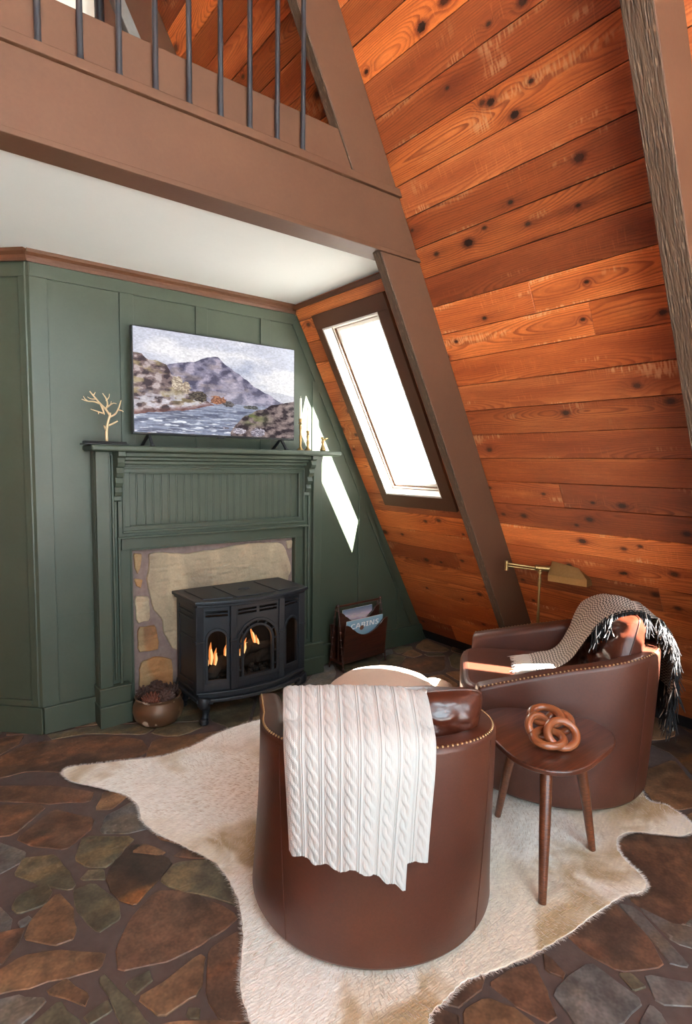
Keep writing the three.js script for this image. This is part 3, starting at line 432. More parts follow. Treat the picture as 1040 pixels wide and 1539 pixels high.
// ------------------------------------------------------------------ stove
{
  const SX = 1.535, s = thing('gas_stove', 'black cast iron gas stove with arched glass doors and a fire inside', 'stove', [SX, 0, 0]);
  const P = (n, g, mat = M.iron, par = s) => mesh(n, g, mat, par);
  const bowPts = (hw, zb, zc, zm, n = 14) => { const p = [[-hw, zb]]; p.push([hw, zb]); for (let i = 0; i <= n; i++) { const x = hw - 2 * hw * i / n; p.push([x, zc + (zm - zc) * (1 - (x / hw) ** 2)]); } return p; };
  P('top', [prismY(bowPts(0.355, 0.035, 0.378, 0.458), 0.655, 0.676, 0.006)]); P('top_rim', prismY(bowPts(0.342, 0.042, 0.366, 0.444), 0.640, 0.657, 0.003));
  for (const [x0, x1] of [[-0.30, -0.145], [-0.125, 0.125], [0.145, 0.30]]) { const f = (x) => 0.34 + 0.06 * (1 - (x / 0.33) ** 2); P('top_panel', prismY([[x0, 0.085], [x1, 0.085], [x1, f(x1)], [(x0 + x1) / 2, f((x0 + x1) / 2)], [x0, f(x0)]], 0.672, 0.681, 0.003)); }
  { const g = new THREE.TorusGeometry(0.03, 0.003, 6, 20); g.rotateX(Math.PI / 2); g.scale(1.2, 1, 0.6); g.translate(0, 0.682, 0.24); P('emblem', [g]); }
  P('base', [prismY(bowPts(0.350, 0.035, 0.372, 0.460), 0.118, 0.138, 0.005), prismY(bowPts(0.335, 0.045, 0.358, 0.442), 0.137, 0.162, 0.005)]);
  P('back_panel', box(-0.315, 0.315, 0.16, 0.642, 0.05, 0.062)); P('firebox', [box(-0.30, 0.30, 0.165, 0.175, 0.06, 0.36, 0), box(-0.30, 0.30, 0.60, 0.61, 0.06, 0.36, 0), box(-0.3, -0.295, 0.17, 0.6, 0.06, 0.33, 0), box(0.295, 0.3, 0.17, 0.6, 0.06, 0.33, 0), box(-0.3, 0.3, 0.17, 0.6, 0.062, 0.066, 0)], M.ironDark);
  for (const q of [-1, 1]) {                                    // cast sides
    const x = q * 0.32; P('side_panel', [box(x - 0.006, x + 0.006, 0.16, 0.642, 0.05, 0.35)]);
    P('side_moulding', [box(x - 0.012, x + 0.012, 0.16, 0.642, 0.05, 0.085), box(x - 0.012, x + 0.012, 0.16, 0.642, 0.315, 0.35), box(x - 0.012, x + 0.012, 0.16, 0.20, 0.08, 0.32), box(x - 0.010, x + 0.010, 0.435, 0.452, 0.08, 0.32), box(x - 0.012, x + 0.012, 0.55, 0.562, 0.08, 0.32), box(x - 0.012, x + 0.012, 0.612, 0.642, 0.08, 0.32), box(x - 0.012, x + 0.012, 0.582, 0.592, 0.08, 0.32)]);
  }
  // bowed front: three flat faces between four uprights
  const fz = (x) => 0.350 + 0.072 * (1 - (x / 0.325) ** 2), nodes = [-0.325, -0.152, 0.152, 0.325];
  for (const x of nodes) { const w = Math.abs(x) > 0.3 ? 0.022 : 0.019; P('upright', [box(x - w, x + w, 0.16, 0.642, fz(x) - 0.028, fz(x) + 0.012, 0.005), box(x - w - 0.004, x + w + 0.004, 0.44, 0.455, fz(x) - 0.026, fz(x) + 0.015, 0.004)]); }
  const panel = (x0, x1, openings, bars) => {
    const a = V(x0, 0, fz(x0)), b = V(x1, 0, fz(x1)), L = a.distanceTo(b), ang = -Math.atan2(b.z - a.z, b.x - a.x), W = L;
    const place = (g) => { g.rotateY(ang); g.translate(a.x, 0, a.z); return g; };
    const arch = (cx, hw, y0, ys, n = 14) => { const p = new THREE.Path(); p.moveTo(cx - hw, y0); p.lineTo(cx + hw, y0); p.lineTo(cx + hw, ys); p.absarc(cx, ys, hw, 0, Math.PI, false); p.lineTo(cx - hw, y0); return p; };
    const sh = new THREE.Shape([new THREE.Vector2(0, 0.16), new THREE.Vector2(W, 0.16), new THREE.Vector2(W, 0.642), new THREE.Vector2(0, 0.642)]);
    for (const o of openings) sh.holes.push(arch(o.cx, o.hw, o.y0, o.ys));
    for (const [sx0, sx1, sy0, sy1] of bars) { const h = new THREE.Path(); h.moveTo(sx0, sy0); h.lineTo(sx1, sy0); h.lineTo(sx1, sy1); h.lineTo(sx0, sy1); h.lineTo(sx0, sy0); sh.holes.push(h); }
    const g = new THREE.ExtrudeGeometry(sh, { depth: 0.012, bevelEnabled: true, bevelSize: 0.002, bevelThickness: 0.002, bevelSegments: 1, bevelOffset: -0.002, curveSegments: 16 }); g.translate(0, 0, -0.012); boxUV(g);
    P('door_panel', place(g));
    for (const o of openings) {
      const ring = (i0, i1, z0, z1) => { const yb = o.y0 - Math.max(0.002, i1 - o.hw), s2 = new THREE.Shape(); s2.moveTo(o.cx - i1, yb); s2.lineTo(o.cx + i1, yb); s2.lineTo(o.cx + i1, o.ys); s2.absarc(o.cx, o.ys, i1, 0, Math.PI, false); s2.lineTo(o.cx - i1, yb); s2.holes.push(arch(o.cx, i0, o.y0 + 0.006, o.ys)); const e = new THREE.ExtrudeGeometry(s2, { depth: z1 - z0, bevelEnabled: true, bevelSize: 0.0015, bevelThickness: 0.0015, bevelSegments: 1, curveSegments: 16 }); e.translate(0, 0, z0); return boxUV(e); };
      P('arch_trim', place(ring(o.hw - 0.002, o.hw + 0.010, 0, 0.007)));
      if (o.inner) {
        P('inner_arch', place(ring(o.inner, o.inner + 0.012, -0.012, 0.004)));
        const bb = []; for (let k = 1; k < 6; k++) { const t = Math.PI * k / 6; bb.push(barBox(V(o.cx + Math.cos(t) * o.inner, o.ys + Math.sin(t) * o.inner, -0.004), V(o.cx + Math.cos(t) * (o.hw + 0.003), o.ys + Math.sin(t) * (o.hw + 0.003), -0.004), 0.008, 0.014, V(0, 0, 1), 0.002)); }
        for (const q of [-1, 1]) for (const y of [o.ys - 0.0, o.ys - 0.075, o.ys - 0.15]) bb.push(barBox(V(o.cx + q * o.inner, y, -0.004), V(o.cx + q * (o.hw + 0.003), y, -0.004), 0.009, 0.014, V(0, 0, 1), 0.002));
        P('arch_bars', place(mergeAll(bb)));
      }
      const gs = new THREE.Shape(); gs.moveTo(o.cx - o.hw, o.y0); gs.lineTo(o.cx + o.hw, o.y0); gs.lineTo(o.cx + o.hw, o.ys); gs.absarc(o.cx, o.ys, o.hw, 0, Math.PI, false); const gg = new THREE.ShapeGeometry(gs, 16); gg.translate(0, 0, -0.016); P('glass', place(gg), M.stoveGlass);
    }
  };
  const Ls = Math.hypot(0.173, fz(-0.152) - fz(-0.325));
  panel(-0.325, -0.152, [{ cx: Ls / 2 + 0.004, hw: 0.052, y0: 0.225, ys: 0.455 }], [[0.035, Ls - 0.03, 0.602, 0.612], [0.035, Ls - 0.03, 0.582, 0.592]]);
  panel(0.152, 0.325, [{ cx: Ls / 2 - 0.004, hw: 0.052, y0: 0.225, ys: 0.455 }], [[0.03, Ls - 0.035, 0.602, 0.612], [0.03, Ls - 0.035, 0.582, 0.592]]);
  panel(-0.152, 0.152, [{ cx: 0.152, hw: 0.122, y0: 0.222, ys: 0.415, inner: 0.09 }], [[0.03, 0.142, 0.602, 0.612], [0.03, 0.142, 0.582, 0.592], [0.162, 0.274, 0.602, 0.612], [0.162, 0.274, 0.582, 0.592]]);
  P('ledge', [prismY(bowPts(0.342, 0.2, 0.366, 0.448), 0.160, 0.172, 0.004)]);
  for (const [x, z] of [[-0.30, 0.37], [0.30, 0.37], [-0.30, 0.085], [0.30, 0.085]]) {
    const q = Math.sign(x), f = z > 0.2 ? 1 : -1; const o = (a, b) => V(x + q * a, b, z + f * a * 0.6);
    const foot = lathe([[0.001, 0], [0.024, 0], [0.026, 0.008], [0.021, 0.014], [0.026, 0.022], [0.019, 0.034], [0.001, 0.036]], 10); foot.translate(o(0.012, 0).x, 0, o(0.012, 0).z);
    P('leg', [taperTube([o(0.012, 0.02), o(-0.002, 0.05), o(-0.004, 0.085), o(0.014, 0.118), o(0.006, 0.14)], [0.016, 0.017, 0.024, 0.036, 0.036], 14, 10), foot, box(o(0, 0).x - 0.034, o(0, 0).x + 0.034, 0.108, 0.124, o(0, 0).z - 0.03, o(0, 0).z + 0.03, 0.004)]);
  }
  // the fire: logs, ember bed, flames with their own light
  const lr = rngOf(5), logMat = std({ map: patchy([40, 34, 30], 40, 301), roughness: 0.95, bumpMap: roughBump, bumpScale: 0.006 }), coal = std({ map: patchy([34, 30, 28], 40, 303), roughness: 0.95 });
  const log = (a, b, r0, r1) => P('log', [taperTube([a, a.clone().lerp(b, 0.5).add(V(0, 0.008, 0.004)), b], [r0, (r0 + r1) / 2 * 1.1, r1], 10, 9)], logMat);
  log(V(-0.24, 0.225, 0.30), V(-0.12, 0.27, 0.20), 0.028, 0.03); log(V(-0.16, 0.25, 0.25), V(0.17, 0.262, 0.27), 0.03, 0.026); log(V(-0.06, 0.285, 0.29), V(0.05, 0.36, 0.24), 0.022, 0.024); log(V(0.04, 0.27, 0.30), V(0.23, 0.30, 0.22), 0.024, 0.022); log(V(-0.05, 0.30, 0.22), V(0.14, 0.345, 0.30), 0.02, 0.021);
  const em = []; for (let i = 0; i < 150; i++) { const g = new THREE.DodecahedronGeometry(0.009 + lr() * 0.011, 0); g.scale(1, 0.7 + lr() * 0.5, 1); g.rotateX(lr() * 6); g.rotateY(lr() * 6); const x = -0.27 + lr() * 0.54, z = 0.16 + lr() * (fz(x) - 0.21), pile = 0.182 + 0.055 * (1 - Math.abs(x) / 0.32) * lr(); g.translate(x, pile, z); em.push(g); }
  const bed = P('ember_bed', em, coal); bed.userData.kind = 'stuff';
  const flameMat = std({ color: 0x000000, emissive: new THREE.Color().setRGB(1, 0.30, 0.07), emissiveIntensity: 1.1, transparent: false });
  const flameCore = std({ color: 0x000000, emissive: new THREE.Color().setRGB(1, 0.55, 0.22), emissiveIntensity: 1.5 });
  const flame = (x, y, z, h, w, lean) => { const pts = [V(x, y, z), V(x + lean * 0.3 + w * 0.2, y + h * 0.35, z), V(x + lean * 0.6 - w * 0.15, y + h * 0.7, z), V(x + lean, y + h, z)]; const f = P('flame', [taperTube(pts, [w * 0.5, w, w * 0.55, 0.0008], 14, 8)], flameMat); mesh('flame_core', [taperTube(pts.map((p, i) => p.clone().add(V(0, i === 3 ? -h * 0.3 : 0, 0.012))), [w * 0.3, w * 0.5, w * 0.24, 0.0006], 12, 7)], flameCore, f); };
  flame(-0.225, 0.285, 0.27, 0.125, 0.015, 0.004); flame(-0.205, 0.28, 0.28, 0.095, 0.013, 0.012); flame(-0.242, 0.28, 0.265, 0.07, 0.008, -0.008);
  flame(-0.075, 0.300, 0.305, 0.06, 0.011, 0.03); flame(-0.035, 0.32, 0.295, 0.085, 0.011, 0.022); flame(0.05, 0.36, 0.27, 0.095, 0.012, -0.026); flame(0.07, 0.335, 0.275, 0.07, 0.011, -0.01); flame(-0.13, 0.31, 0.25, 0.06, 0.01, 0.01); flame(0.235, 0.27, 0.25, 0.035, 0.008, 0);
  for (const [x, y, z, p] of [[-0.21, 0.40, 0.30, 0.022], [0.02, 0.43, 0.31, 0.022]]) { const l = new THREE.PointLight(new THREE.Color().setRGB(1, 0.45, 0.16), p, 4, 2); l.position.set(x, y, z); l.castShadow = true; l.shadow.radius = 2; s.add(l); }
}
// ------------------------------------------------------------------ television
{
  // the picture on the screen: hills, a river and a cloudy sky
  const line = (pts) => (x) => { for (let i = 0; i < pts.length - 1; i++) if (x <= pts[i + 1][0]) { const t = clamp((x - pts[i][0]) / (pts[i + 1][0] - pts[i][0])); return lerp(pts[i][1], pts[i + 1][1], t * t * (3 - 2 * t) * 0.5 + t * 0.5); } return pts[pts.length - 1][1]; };
  const mtn = line([[0.0, 0.40], [0.15, 0.345], [0.23, 0.30], [0.33, 0.275], [0.42, 0.205], [0.48, 0.19], [0.53, 0.26], [0.60, 0.33], [0.66, 0.39], [0.72, 0.46], [0.80, 0.52], [0.9, 0.60], [1.0, 0.64]]), far = line([[0, 0.6], [0.6, 0.54], [0.72, 0.49], [0.86, 0.50], [1, 0.52]]);
  const hill = line([[0, 0.25], [0.04, 0.245], [0.08, 0.30], [0.13, 0.295], [0.18, 0.33], [0.21, 0.43], [0.26, 0.50], [0.32, 0.56], [0.40, 0.63], [0.46, 0.70]]), bank = line([[0, 0.83], [0.16, 0.79], [0.30, 0.76], [0.44, 0.70], [0.5, 0.69]]), rb = line([[0.56, 0.96], [0.60, 0.87], [0.66, 0.77], [0.76, 0.70], [0.86, 0.63], [1, 0.58]]);
  const relief = (x, y, s, f) => fbm(x * f - 0.016 * f, y * f, s, 5) - fbm(x * f + 0.016 * f, y * f + 0.02 * f, s, 5);
  const tx = texOf(896, 504, (u, v) => {
    const x = u, y = 1 - v, w = (fbm(x * 26, y * 26, 701, 3) - 0.5) * 0.03, j = (fbm(x * 90, y * 90, 703, 2) - 0.5); let c;
    const cl = fbm(x * 3.2, y * 5.5, 705, 5), cd = fbm(x * 4.5 + 3, y * 5 + 2, 707, 4); c = mix3([206, 208, 222], [238, 236, 240], sst(0.35, 0.65, cl)); c = mix3(c, [158, 166, 192], sst(0.52, 0.74, cd) * sst(0.45, 0.75, x) * (1 - sst(0.42, 0.55, y)) * 0.8); c = mix3(c, [242, 240, 240], sst(0.3, 0.48, y) * 0.5);
    if (y > far(x) + w * 0.5) c = mix3([176, 180, 198], [208, 208, 218], sst(0.4, 0.6, cl));
    if (y > mtn(x) + w * 0.5) { const l = relief(x, y, 711, 14); c = mix3([134, 130, 152], [86, 84, 106], sst(0.0, 0.16, l)); c = mix3(c, [188, 178, 196], sst(0.02, 0.17, -l) * 0.8); c = mix3(c, [150, 134, 128], sst(0.5, 0.7, fbm(x * 9, y * 14, 713, 4)) * 0.5); c = mix3(c, [206, 196, 208], Math.exp(-(((x - 0.57) / 0.07) ** 2) - (((y - 0.5) / 0.09) ** 2)) * 0.6); c = mix3(c, [196, 196, 210], sst(0.45, 0.68, y) * 0.35); }
    if (y > 0.665 + w * 0.3) { const st = fbm(x * 9, y * 70, 721, 4), sp = fbm(x * 22, y * 110, 723, 3); c = mix3([142, 150, 172], [96, 102, 124], sst(0.4, 0.62, st)); c = mix3(c, [226, 230, 240], sst(0.56, 0.72, sp) * (0.35 + 0.65 * sst(0.78, 0.88, y) * (1 - sst(0.55, 0.75, x)))); c = mix3(c, [176, 182, 200], (1 - sst(0.66, 0.74, y)) * 0.6); }
    const bush = (cx, cy, rx, ry, ca, cb, s) => { const d = ((x - cx) / rx) ** 2 + ((y - cy) / ry) ** 2 + (fbm(x * 60, y * 60, s, 3) - 0.5) * 1.4; if (d < 1) c = mix3(ca, cb, sst(0.35, 0.65, fbm(x * 110, y * 110, s + 3, 2))); };
    bush(0.55, 0.665, 0.04, 0.03, [70, 68, 72], [116, 110, 108], 731); bush(0.70, 0.685, 0.05, 0.02, [82, 84, 86], [120, 120, 114], 733);
    if (y > hill(x) + w && y < bank(x) + w * 0.6 && x < 0.47 + w) { const l = relief(x, y, 741, 20), g = fbm(x * 12, y * 18, 743, 4); c = mix3([126, 108, 108], [66, 56, 62], sst(0.02, 0.17, l)); c = mix3(c, [196, 182, 182], sst(0.02, 0.18, -l) * 0.85); c = mix3(c, [168, 152, 104], sst(0.48, 0.64, g) * 0.6 * (1 - sst(0.66, 0.75, y))); c = mix3(c, [214, 212, 224], sst(0.5, 0.62, fbm(x * 24, y * 30, 745, 4)) * sst(0.55, 0.68, y) * 0.75); c = mix3(c, [112, 70, 66], sst(bank(x) - 0.05, bank(x) - 0.01, y) * 0.7); }
    bush(0.36, 0.615, 0.06, 0.05, [60, 56, 54], [108, 98, 86], 751); bush(0.48, 0.635, 0.05, 0.045, [122, 82, 68], [182, 128, 98], 753); bush(0.235, 0.50, 0.03, 0.07, [150, 132, 118], [214, 200, 178], 755); bush(0.285, 0.54, 0.028, 0.06, [150, 132, 118], [208, 192, 168], 757);
    if (x > 0.56 && y > rb(x) + w * 0.8) { const l = relief(x, y, 761, 22), g = fbm(x * 10, y * 16, 763, 4); c = mix3([112, 98, 98], [54, 46, 52], sst(0.02, 0.17, l)); c = mix3(c, [160, 142, 138], sst(0.02, 0.18, -l) * 0.8); c = mix3(c, [118, 128, 78], sst(0.42, 0.6, g) * Math.exp(-(((x - 0.70) / 0.09) ** 2) - (((y - 0.80) / 0.06) ** 2))); }
    bush(0.62, 0.945, 0.045, 0.03, [136, 130, 142], [206, 200, 210], 771); bush(0.74, 0.95, 0.05, 0.045, [120, 114, 126], [190, 184, 196], 773); bush(0.53, 0.92, 0.02, 0.012, [110, 104, 114], [170, 164, 176], 775);
    const k = 1 + j * 0.22; return [c[0] * k, c[1] * k, c[2] * k];
  }, true);
  tx.wrapS = tx.wrapT = THREE.ClampToEdgeWrapping;
  const t = thing('television', 'flat television on the mantel showing a mountain river landscape', 'television', [1.452, 1.4945, 0.1]);
  mesh('housing', [box(-0.4995, 0.4995, 0.062, 0.624, -0.012, 0.0225, 0.004), box(-0.35, 0.35, 0.09, 0.42, -0.04, -0.01, 0.012)], M.black, t);
  const sg = new THREE.PlaneGeometry(0.985, 0.545); sg.translate(0, 0.346, 0.0231); mesh('screen', sg, phy({ color: 0x050505, roughness: 0.2, emissive: 0xffffff, emissiveMap: tx, emissiveIntensity: 0.78 }), t).userData.label = 'screen showing a painted mountain river landscape';
  mesh('sensor', box(-0.02, 0.02, 0.054, 0.063, 0.012, 0.0225, 0.002), M.black, t);
  for (const x of [-0.41, 0.41]) mesh('foot', [barBox(V(x, 0.068, 0.005), V(x - 0.015 + 0.004, 0.004, 0.086), 0.012, 0.016, V(1, 0, 0)), barBox(V(x, 0.068, 0.005), V(x - 0.015, 0.004, -0.07), 0.012, 0.016, V(1, 0, 0)), box(x - 0.018, x + 0.002, 0, 0.007, 0.07, 0.094, 0.002), box(x - 0.024, x - 0.006, 0, 0.007, -0.08, -0.06, 0.002)], M.black, t);
}
// ------------------------------------------------------------------ things on the mantel
{
  const t = thing('branch_sculpture', 'gold bare tree sculpture on a black base on the mantel', 'sculpture', [0.822, 1.4945, 0.115]);
  mesh('base', [box(-0.118, 0.098, 0, 0.006, -0.05, 0.05, 0.002), prismX([[-0.046, 0.006], [0.046, 0.006], [0.036, 0.018], [-0.036, 0.018]], -0.108, 0.088, 0.001)], M.black, t);
  const B = (n, pts, r) => mesh(n, [taperTube(pts.map(([x, y, z]) => V(x, y, z)), r.map((q) => q * 1.25 + 0.0004), 10, 7)], M.gold, t);
  B('trunk', [[0, 0.016, 0], [-0.001, 0.06, 0.002], [0.004, 0.10, 0], [0.016, 0.15, 0.004], [0.018, 0.165, 0.004]], [0.0062, 0.0055, 0.0052, 0.0048, 0.004]);
  for (const [p, r] of [
    [[[0.016, 0.15, 0.004], [-0.004, 0.18, 0.008], [-0.028, 0.205, 0.006], [-0.06, 0.245, 0.0], [-0.078, 0.265, 0.004]], [0.0042, 0.004, 0.0034, 0.0026, 0.0018]], [[[-0.028, 0.205, 0.006], [-0.06, 0.214, 0.012], [-0.092, 0.214, 0.016], [-0.118, 0.222, 0.012]], [0.0034, 0.0028, 0.0024, 0.0014]], [[[-0.09, 0.214, 0.016], [-0.104, 0.224, 0.02], [-0.112, 0.236, 0.022]], [0.002, 0.0016, 0.001]],
    [[[-0.028, 0.205, 0.006], [-0.022, 0.18, 0.02], [-0.016, 0.152, 0.026]], [0.0036, 0.0034, 0.002]], [[[-0.004, 0.18, 0.008], [0.01, 0.205, -0.01], [0.006, 0.235, -0.016], [-0.012, 0.262, -0.014]], [0.0036, 0.003, 0.0026, 0.0014]], [[[0.004, 0.225, -0.014], [0.02, 0.245, -0.02], [0.022, 0.262, -0.016]], [0.0022, 0.0018, 0.0012]],
    [[[-0.002, 0.185, 0.006], [0.018, 0.205, 0.018], [0.03, 0.212, 0.026], [0.044, 0.21, 0.03]], [0.003, 0.0024, 0.002, 0.0012]], [[[0.018, 0.205, 0.018], [0.022, 0.222, 0.014]], [0.002, 0.0012]], [[[0.014, 0.142, 0.004], [0.042, 0.158, 0.002], [0.06, 0.186, -0.002], [0.068, 0.212, 0.002], [0.074, 0.232, 0.002]], [0.004, 0.0036, 0.003, 0.0024, 0.0014]], [[[0.058, 0.182, -0.002], [0.076, 0.178, 0.01], [0.082, 0.172, 0.012]], [0.0026, 0.002, 0.0014]],
    [[[0.006, 0.098, 0.002], [0.03, 0.11, 0.01], [0.052, 0.124, 0.014]], [0.0038, 0.0036, 0.0028]], [[[-0.001, 0.07, 0.0], [-0.012, 0.09, 0.012], [-0.016, 0.098, 0.014]], [0.0036, 0.0034, 0.0024]], [[[-0.022, 0.158, 0.024], [-0.045, 0.164, 0.03], [-0.082, 0.174, 0.034]], [0.0028, 0.0024, 0.0012]], [[[-0.045, 0.164, 0.03], [-0.046, 0.152, 0.034]], [0.0026, 0.0016]], [[[-0.06, 0.245, 0], [-0.052, 0.262, 0.008]], [0.002, 0.001]], [[[-0.05, 0.228, 0.002], [-0.07, 0.23, -0.012], [-0.085, 0.238, -0.014]], [0.002, 0.0016, 0.001]],
  ]) B('branch', p, r);
}
function candlestick(x, z, hStick, hCandle, label, tall) {
  const t = thing('candlestick', label, 'candlestick', [x, 1.4945, z], 0, 'brass candlesticks on the mantel'), k = hStick;
  mesh('stick', [lathe([[0, 0], [0.021, 0], [0.022, 0.004], [0.017, 0.009], [0.010, 0.016], [0.0065, 0.03], [0.0085, k * 0.3], [0.0105, k * 0.42], [0.0055, k * 0.55], [0.0062, k * 0.6], [0.0105, k * 0.72], [0.006, k * 0.82], [0.0165, k * 0.835], [0.0168, k * 0.85], [0.006, k * 0.865], [0.010, k * 0.9], [0.0118, k * 0.985], [0.0135, k], [0.008, k], [0.0075, k - 0.008], [0, k - 0.008]], 20)], M.brass, t);
  const c = mesh('candle', [lathe([[0, k - 0.008], [0.0078, k - 0.008], [tall ? 0.0072 : 0.0064, k + hCandle * 0.9], [tall ? 0.0062 : 0.004, k + hCandle], [0.001, k + hCandle + 0.002], [0, k + hCandle + 0.002]], 14)], M.wax, t);
  mesh('wick', [between(V(0, k + hCandle, 0), V(0.001, k + hCandle + 0.014, 0), 0.0009, 0.0007, 6)], M.wax, c);
}
candlestick(1.997, 0.12, 0.2, 0.128, 'taller brass candlestick with a white candle beside the television', true);
candlestick(2.050, 0.125, 0.126, 0.155, 'shorter brass candlestick with a thin tapered white candle', false);
{
  const t = thing('brass_bird', 'small brass bird figure at the end of the mantel shelf', 'figurine', [2.168, 1.4945, 0.125], 0.3);
  mesh('body', [lathe([[0, 0], [0.017, 0], [0.019, 0.006], [0.016, 0.018], [0.010, 0.034], [0.007, 0.046], [0.011, 0.056], [0.008, 0.066], [0, 0.07]], 18)], M.brass, t);
  const w = new THREE.SphereGeometry(1, 14, 10); w.scale(0.026, 0.008, 0.010); w.rotateZ(0.25); w.translate(0.012, 0.074, 0); const h = new THREE.SphereGeometry(0.009, 12, 10); h.translate(-0.008, 0.084, 0);
  mesh('head', [h, taperTube([V(-0.015, 0.084, 0), V(-0.026, 0.082, 0)], [0.003, 0.0006], 4, 6)], M.brass, t); mesh('wing', [w], M.brass, t); mesh('tail', [taperTube([V(0.02, 0.075, 0), V(0.036, 0.082, 0.003), V(0.05, 0.086, 0.004)], [0.005, 0.004, 0.0014], 6, 6)], M.brass, t);
}
// ------------------------------------------------------------------ pot of pine cones
const POT = [1.035, 0.205];
{
  const potMat = std({ map: texOf(512, 256, (u, v) => { const n = fbm(u * 8, v * 5, 311, 5, 8, 5), s = sst(0.60, 0.72, fbm(u * 9, v * 6, 317, 4, 9, 6)) , p = sst(0.70, 0.76, fbm(u * 14, v * 7, 321, 3, 14, 7)); return mix3(mix3(mix3([112, 82, 56], [78, 56, 40], n), [150, 128, 98], s * 0.7), [214, 206, 188], p * 0.9); }, true, 1, 1), roughness: 0.42, metalness: 0.3 });
  const t = thing('copper_pot', 'round weathered copper pot holding pine cones beside the stove', 'pot', [POT[0], 0.004, POT[1]]);
  mesh('bowl', lathe([[0, 0], [0.072, 0], [0.098, 0.008], [0.122, 0.034], [0.133, 0.068], [0.131, 0.096], [0.121, 0.118], [0.112, 0.130], [0.113, 0.138], [0.121, 0.146], [0.122, 0.150], [0.114, 0.151], [0.107, 0.140], [0.108, 0.128], [0.118, 0.112], [0.127, 0.09], [0.128, 0.068], [0.117, 0.036], [0.095, 0.013], [0.07, 0.006], [0, 0.006]], 48), potMat, t);
  const scaleG = new THREE.SphereGeometry(1, 6, 4); scaleG.scale(0.0078, 0.0022, 0.014); scaleG.translate(0, 0, 0.012);
  const mk = () => { const list = [], N = 54; for (let i = 0; i < N; i++) { const q = i / N, a = i * 2.39996, y = -0.036 + q * 0.076, R = 0.021 * Math.sin(Math.PI * (0.12 + 0.84 * q)) + 0.003, g = scaleG.clone(); const k = 0.65 + 0.55 * Math.sin(Math.PI * (0.1 + q * 0.85)); g.scale(k, k, k); g.rotateX(-0.35 - 0.75 * q + 0.5); g.translate(0, 0, R * 0.55); g.rotateY(a); g.translate(0, y, 0); list.push(g); } return list; };
  const coneMat = std({ map: patchy([74, 50, 42], 34, 331), roughness: 0.75 }), coneMat2 = std({ map: patchy([120, 68, 50], 34, 333), roughness: 0.75 }), scales = mergeAll(mk());
  const core = lathe([[0, -0.04], [0.012, -0.034], [0.017, -0.01], [0.013, 0.02], [0.003, 0.04], [0, 0.041]], 10);
  const r = rngOf(12); let first = null;
  const spots = [[-0.058, 0.070, 0.02], [0.045, 0.070, 0.042], [0.02, 0.070, -0.058], [0.022, 0.138, 0.066], [-0.062, 0.130, 0.035], [0.070, 0.138, -0.005], [0.016, 0.140, -0.068], [-0.060, 0.138, -0.035], [0.004, 0.152, -0.002]];
  spots.forEach(([x, y, z], i) => {
    let c; if (!first) { c = first = new THREE.Group(); mesh('cone_scales', scales, coneMat, c); mesh('core', core, coneMat, c); } else c = first.clone();
    c.name = numbered('pine_cone'); scene.add(c); c.position.set(POT[0] + x, y + (y > 0.12 ? 0.022 : 0.012), POT[1] + z); c.rotation.set(r() * 6, r() * 6, r() * 6); c.scale.setScalar(1.12); c.userData = { label: 'dark brown pine cone heaped in the copper pot', category: 'pine cone', group: 'pine cones in the copper pot' };
    if (i === 4) { c.children[0].material = coneMat2; c.children[1].material = coneMat2; c.userData = { label: 'reddish pine cone at the front of the copper pot heap', category: 'pine cone', group: 'pine cones in the copper pot' }; c.position.set(POT[0] - 0.05, 0.152, POT[1] + 0.052); }
  });
}
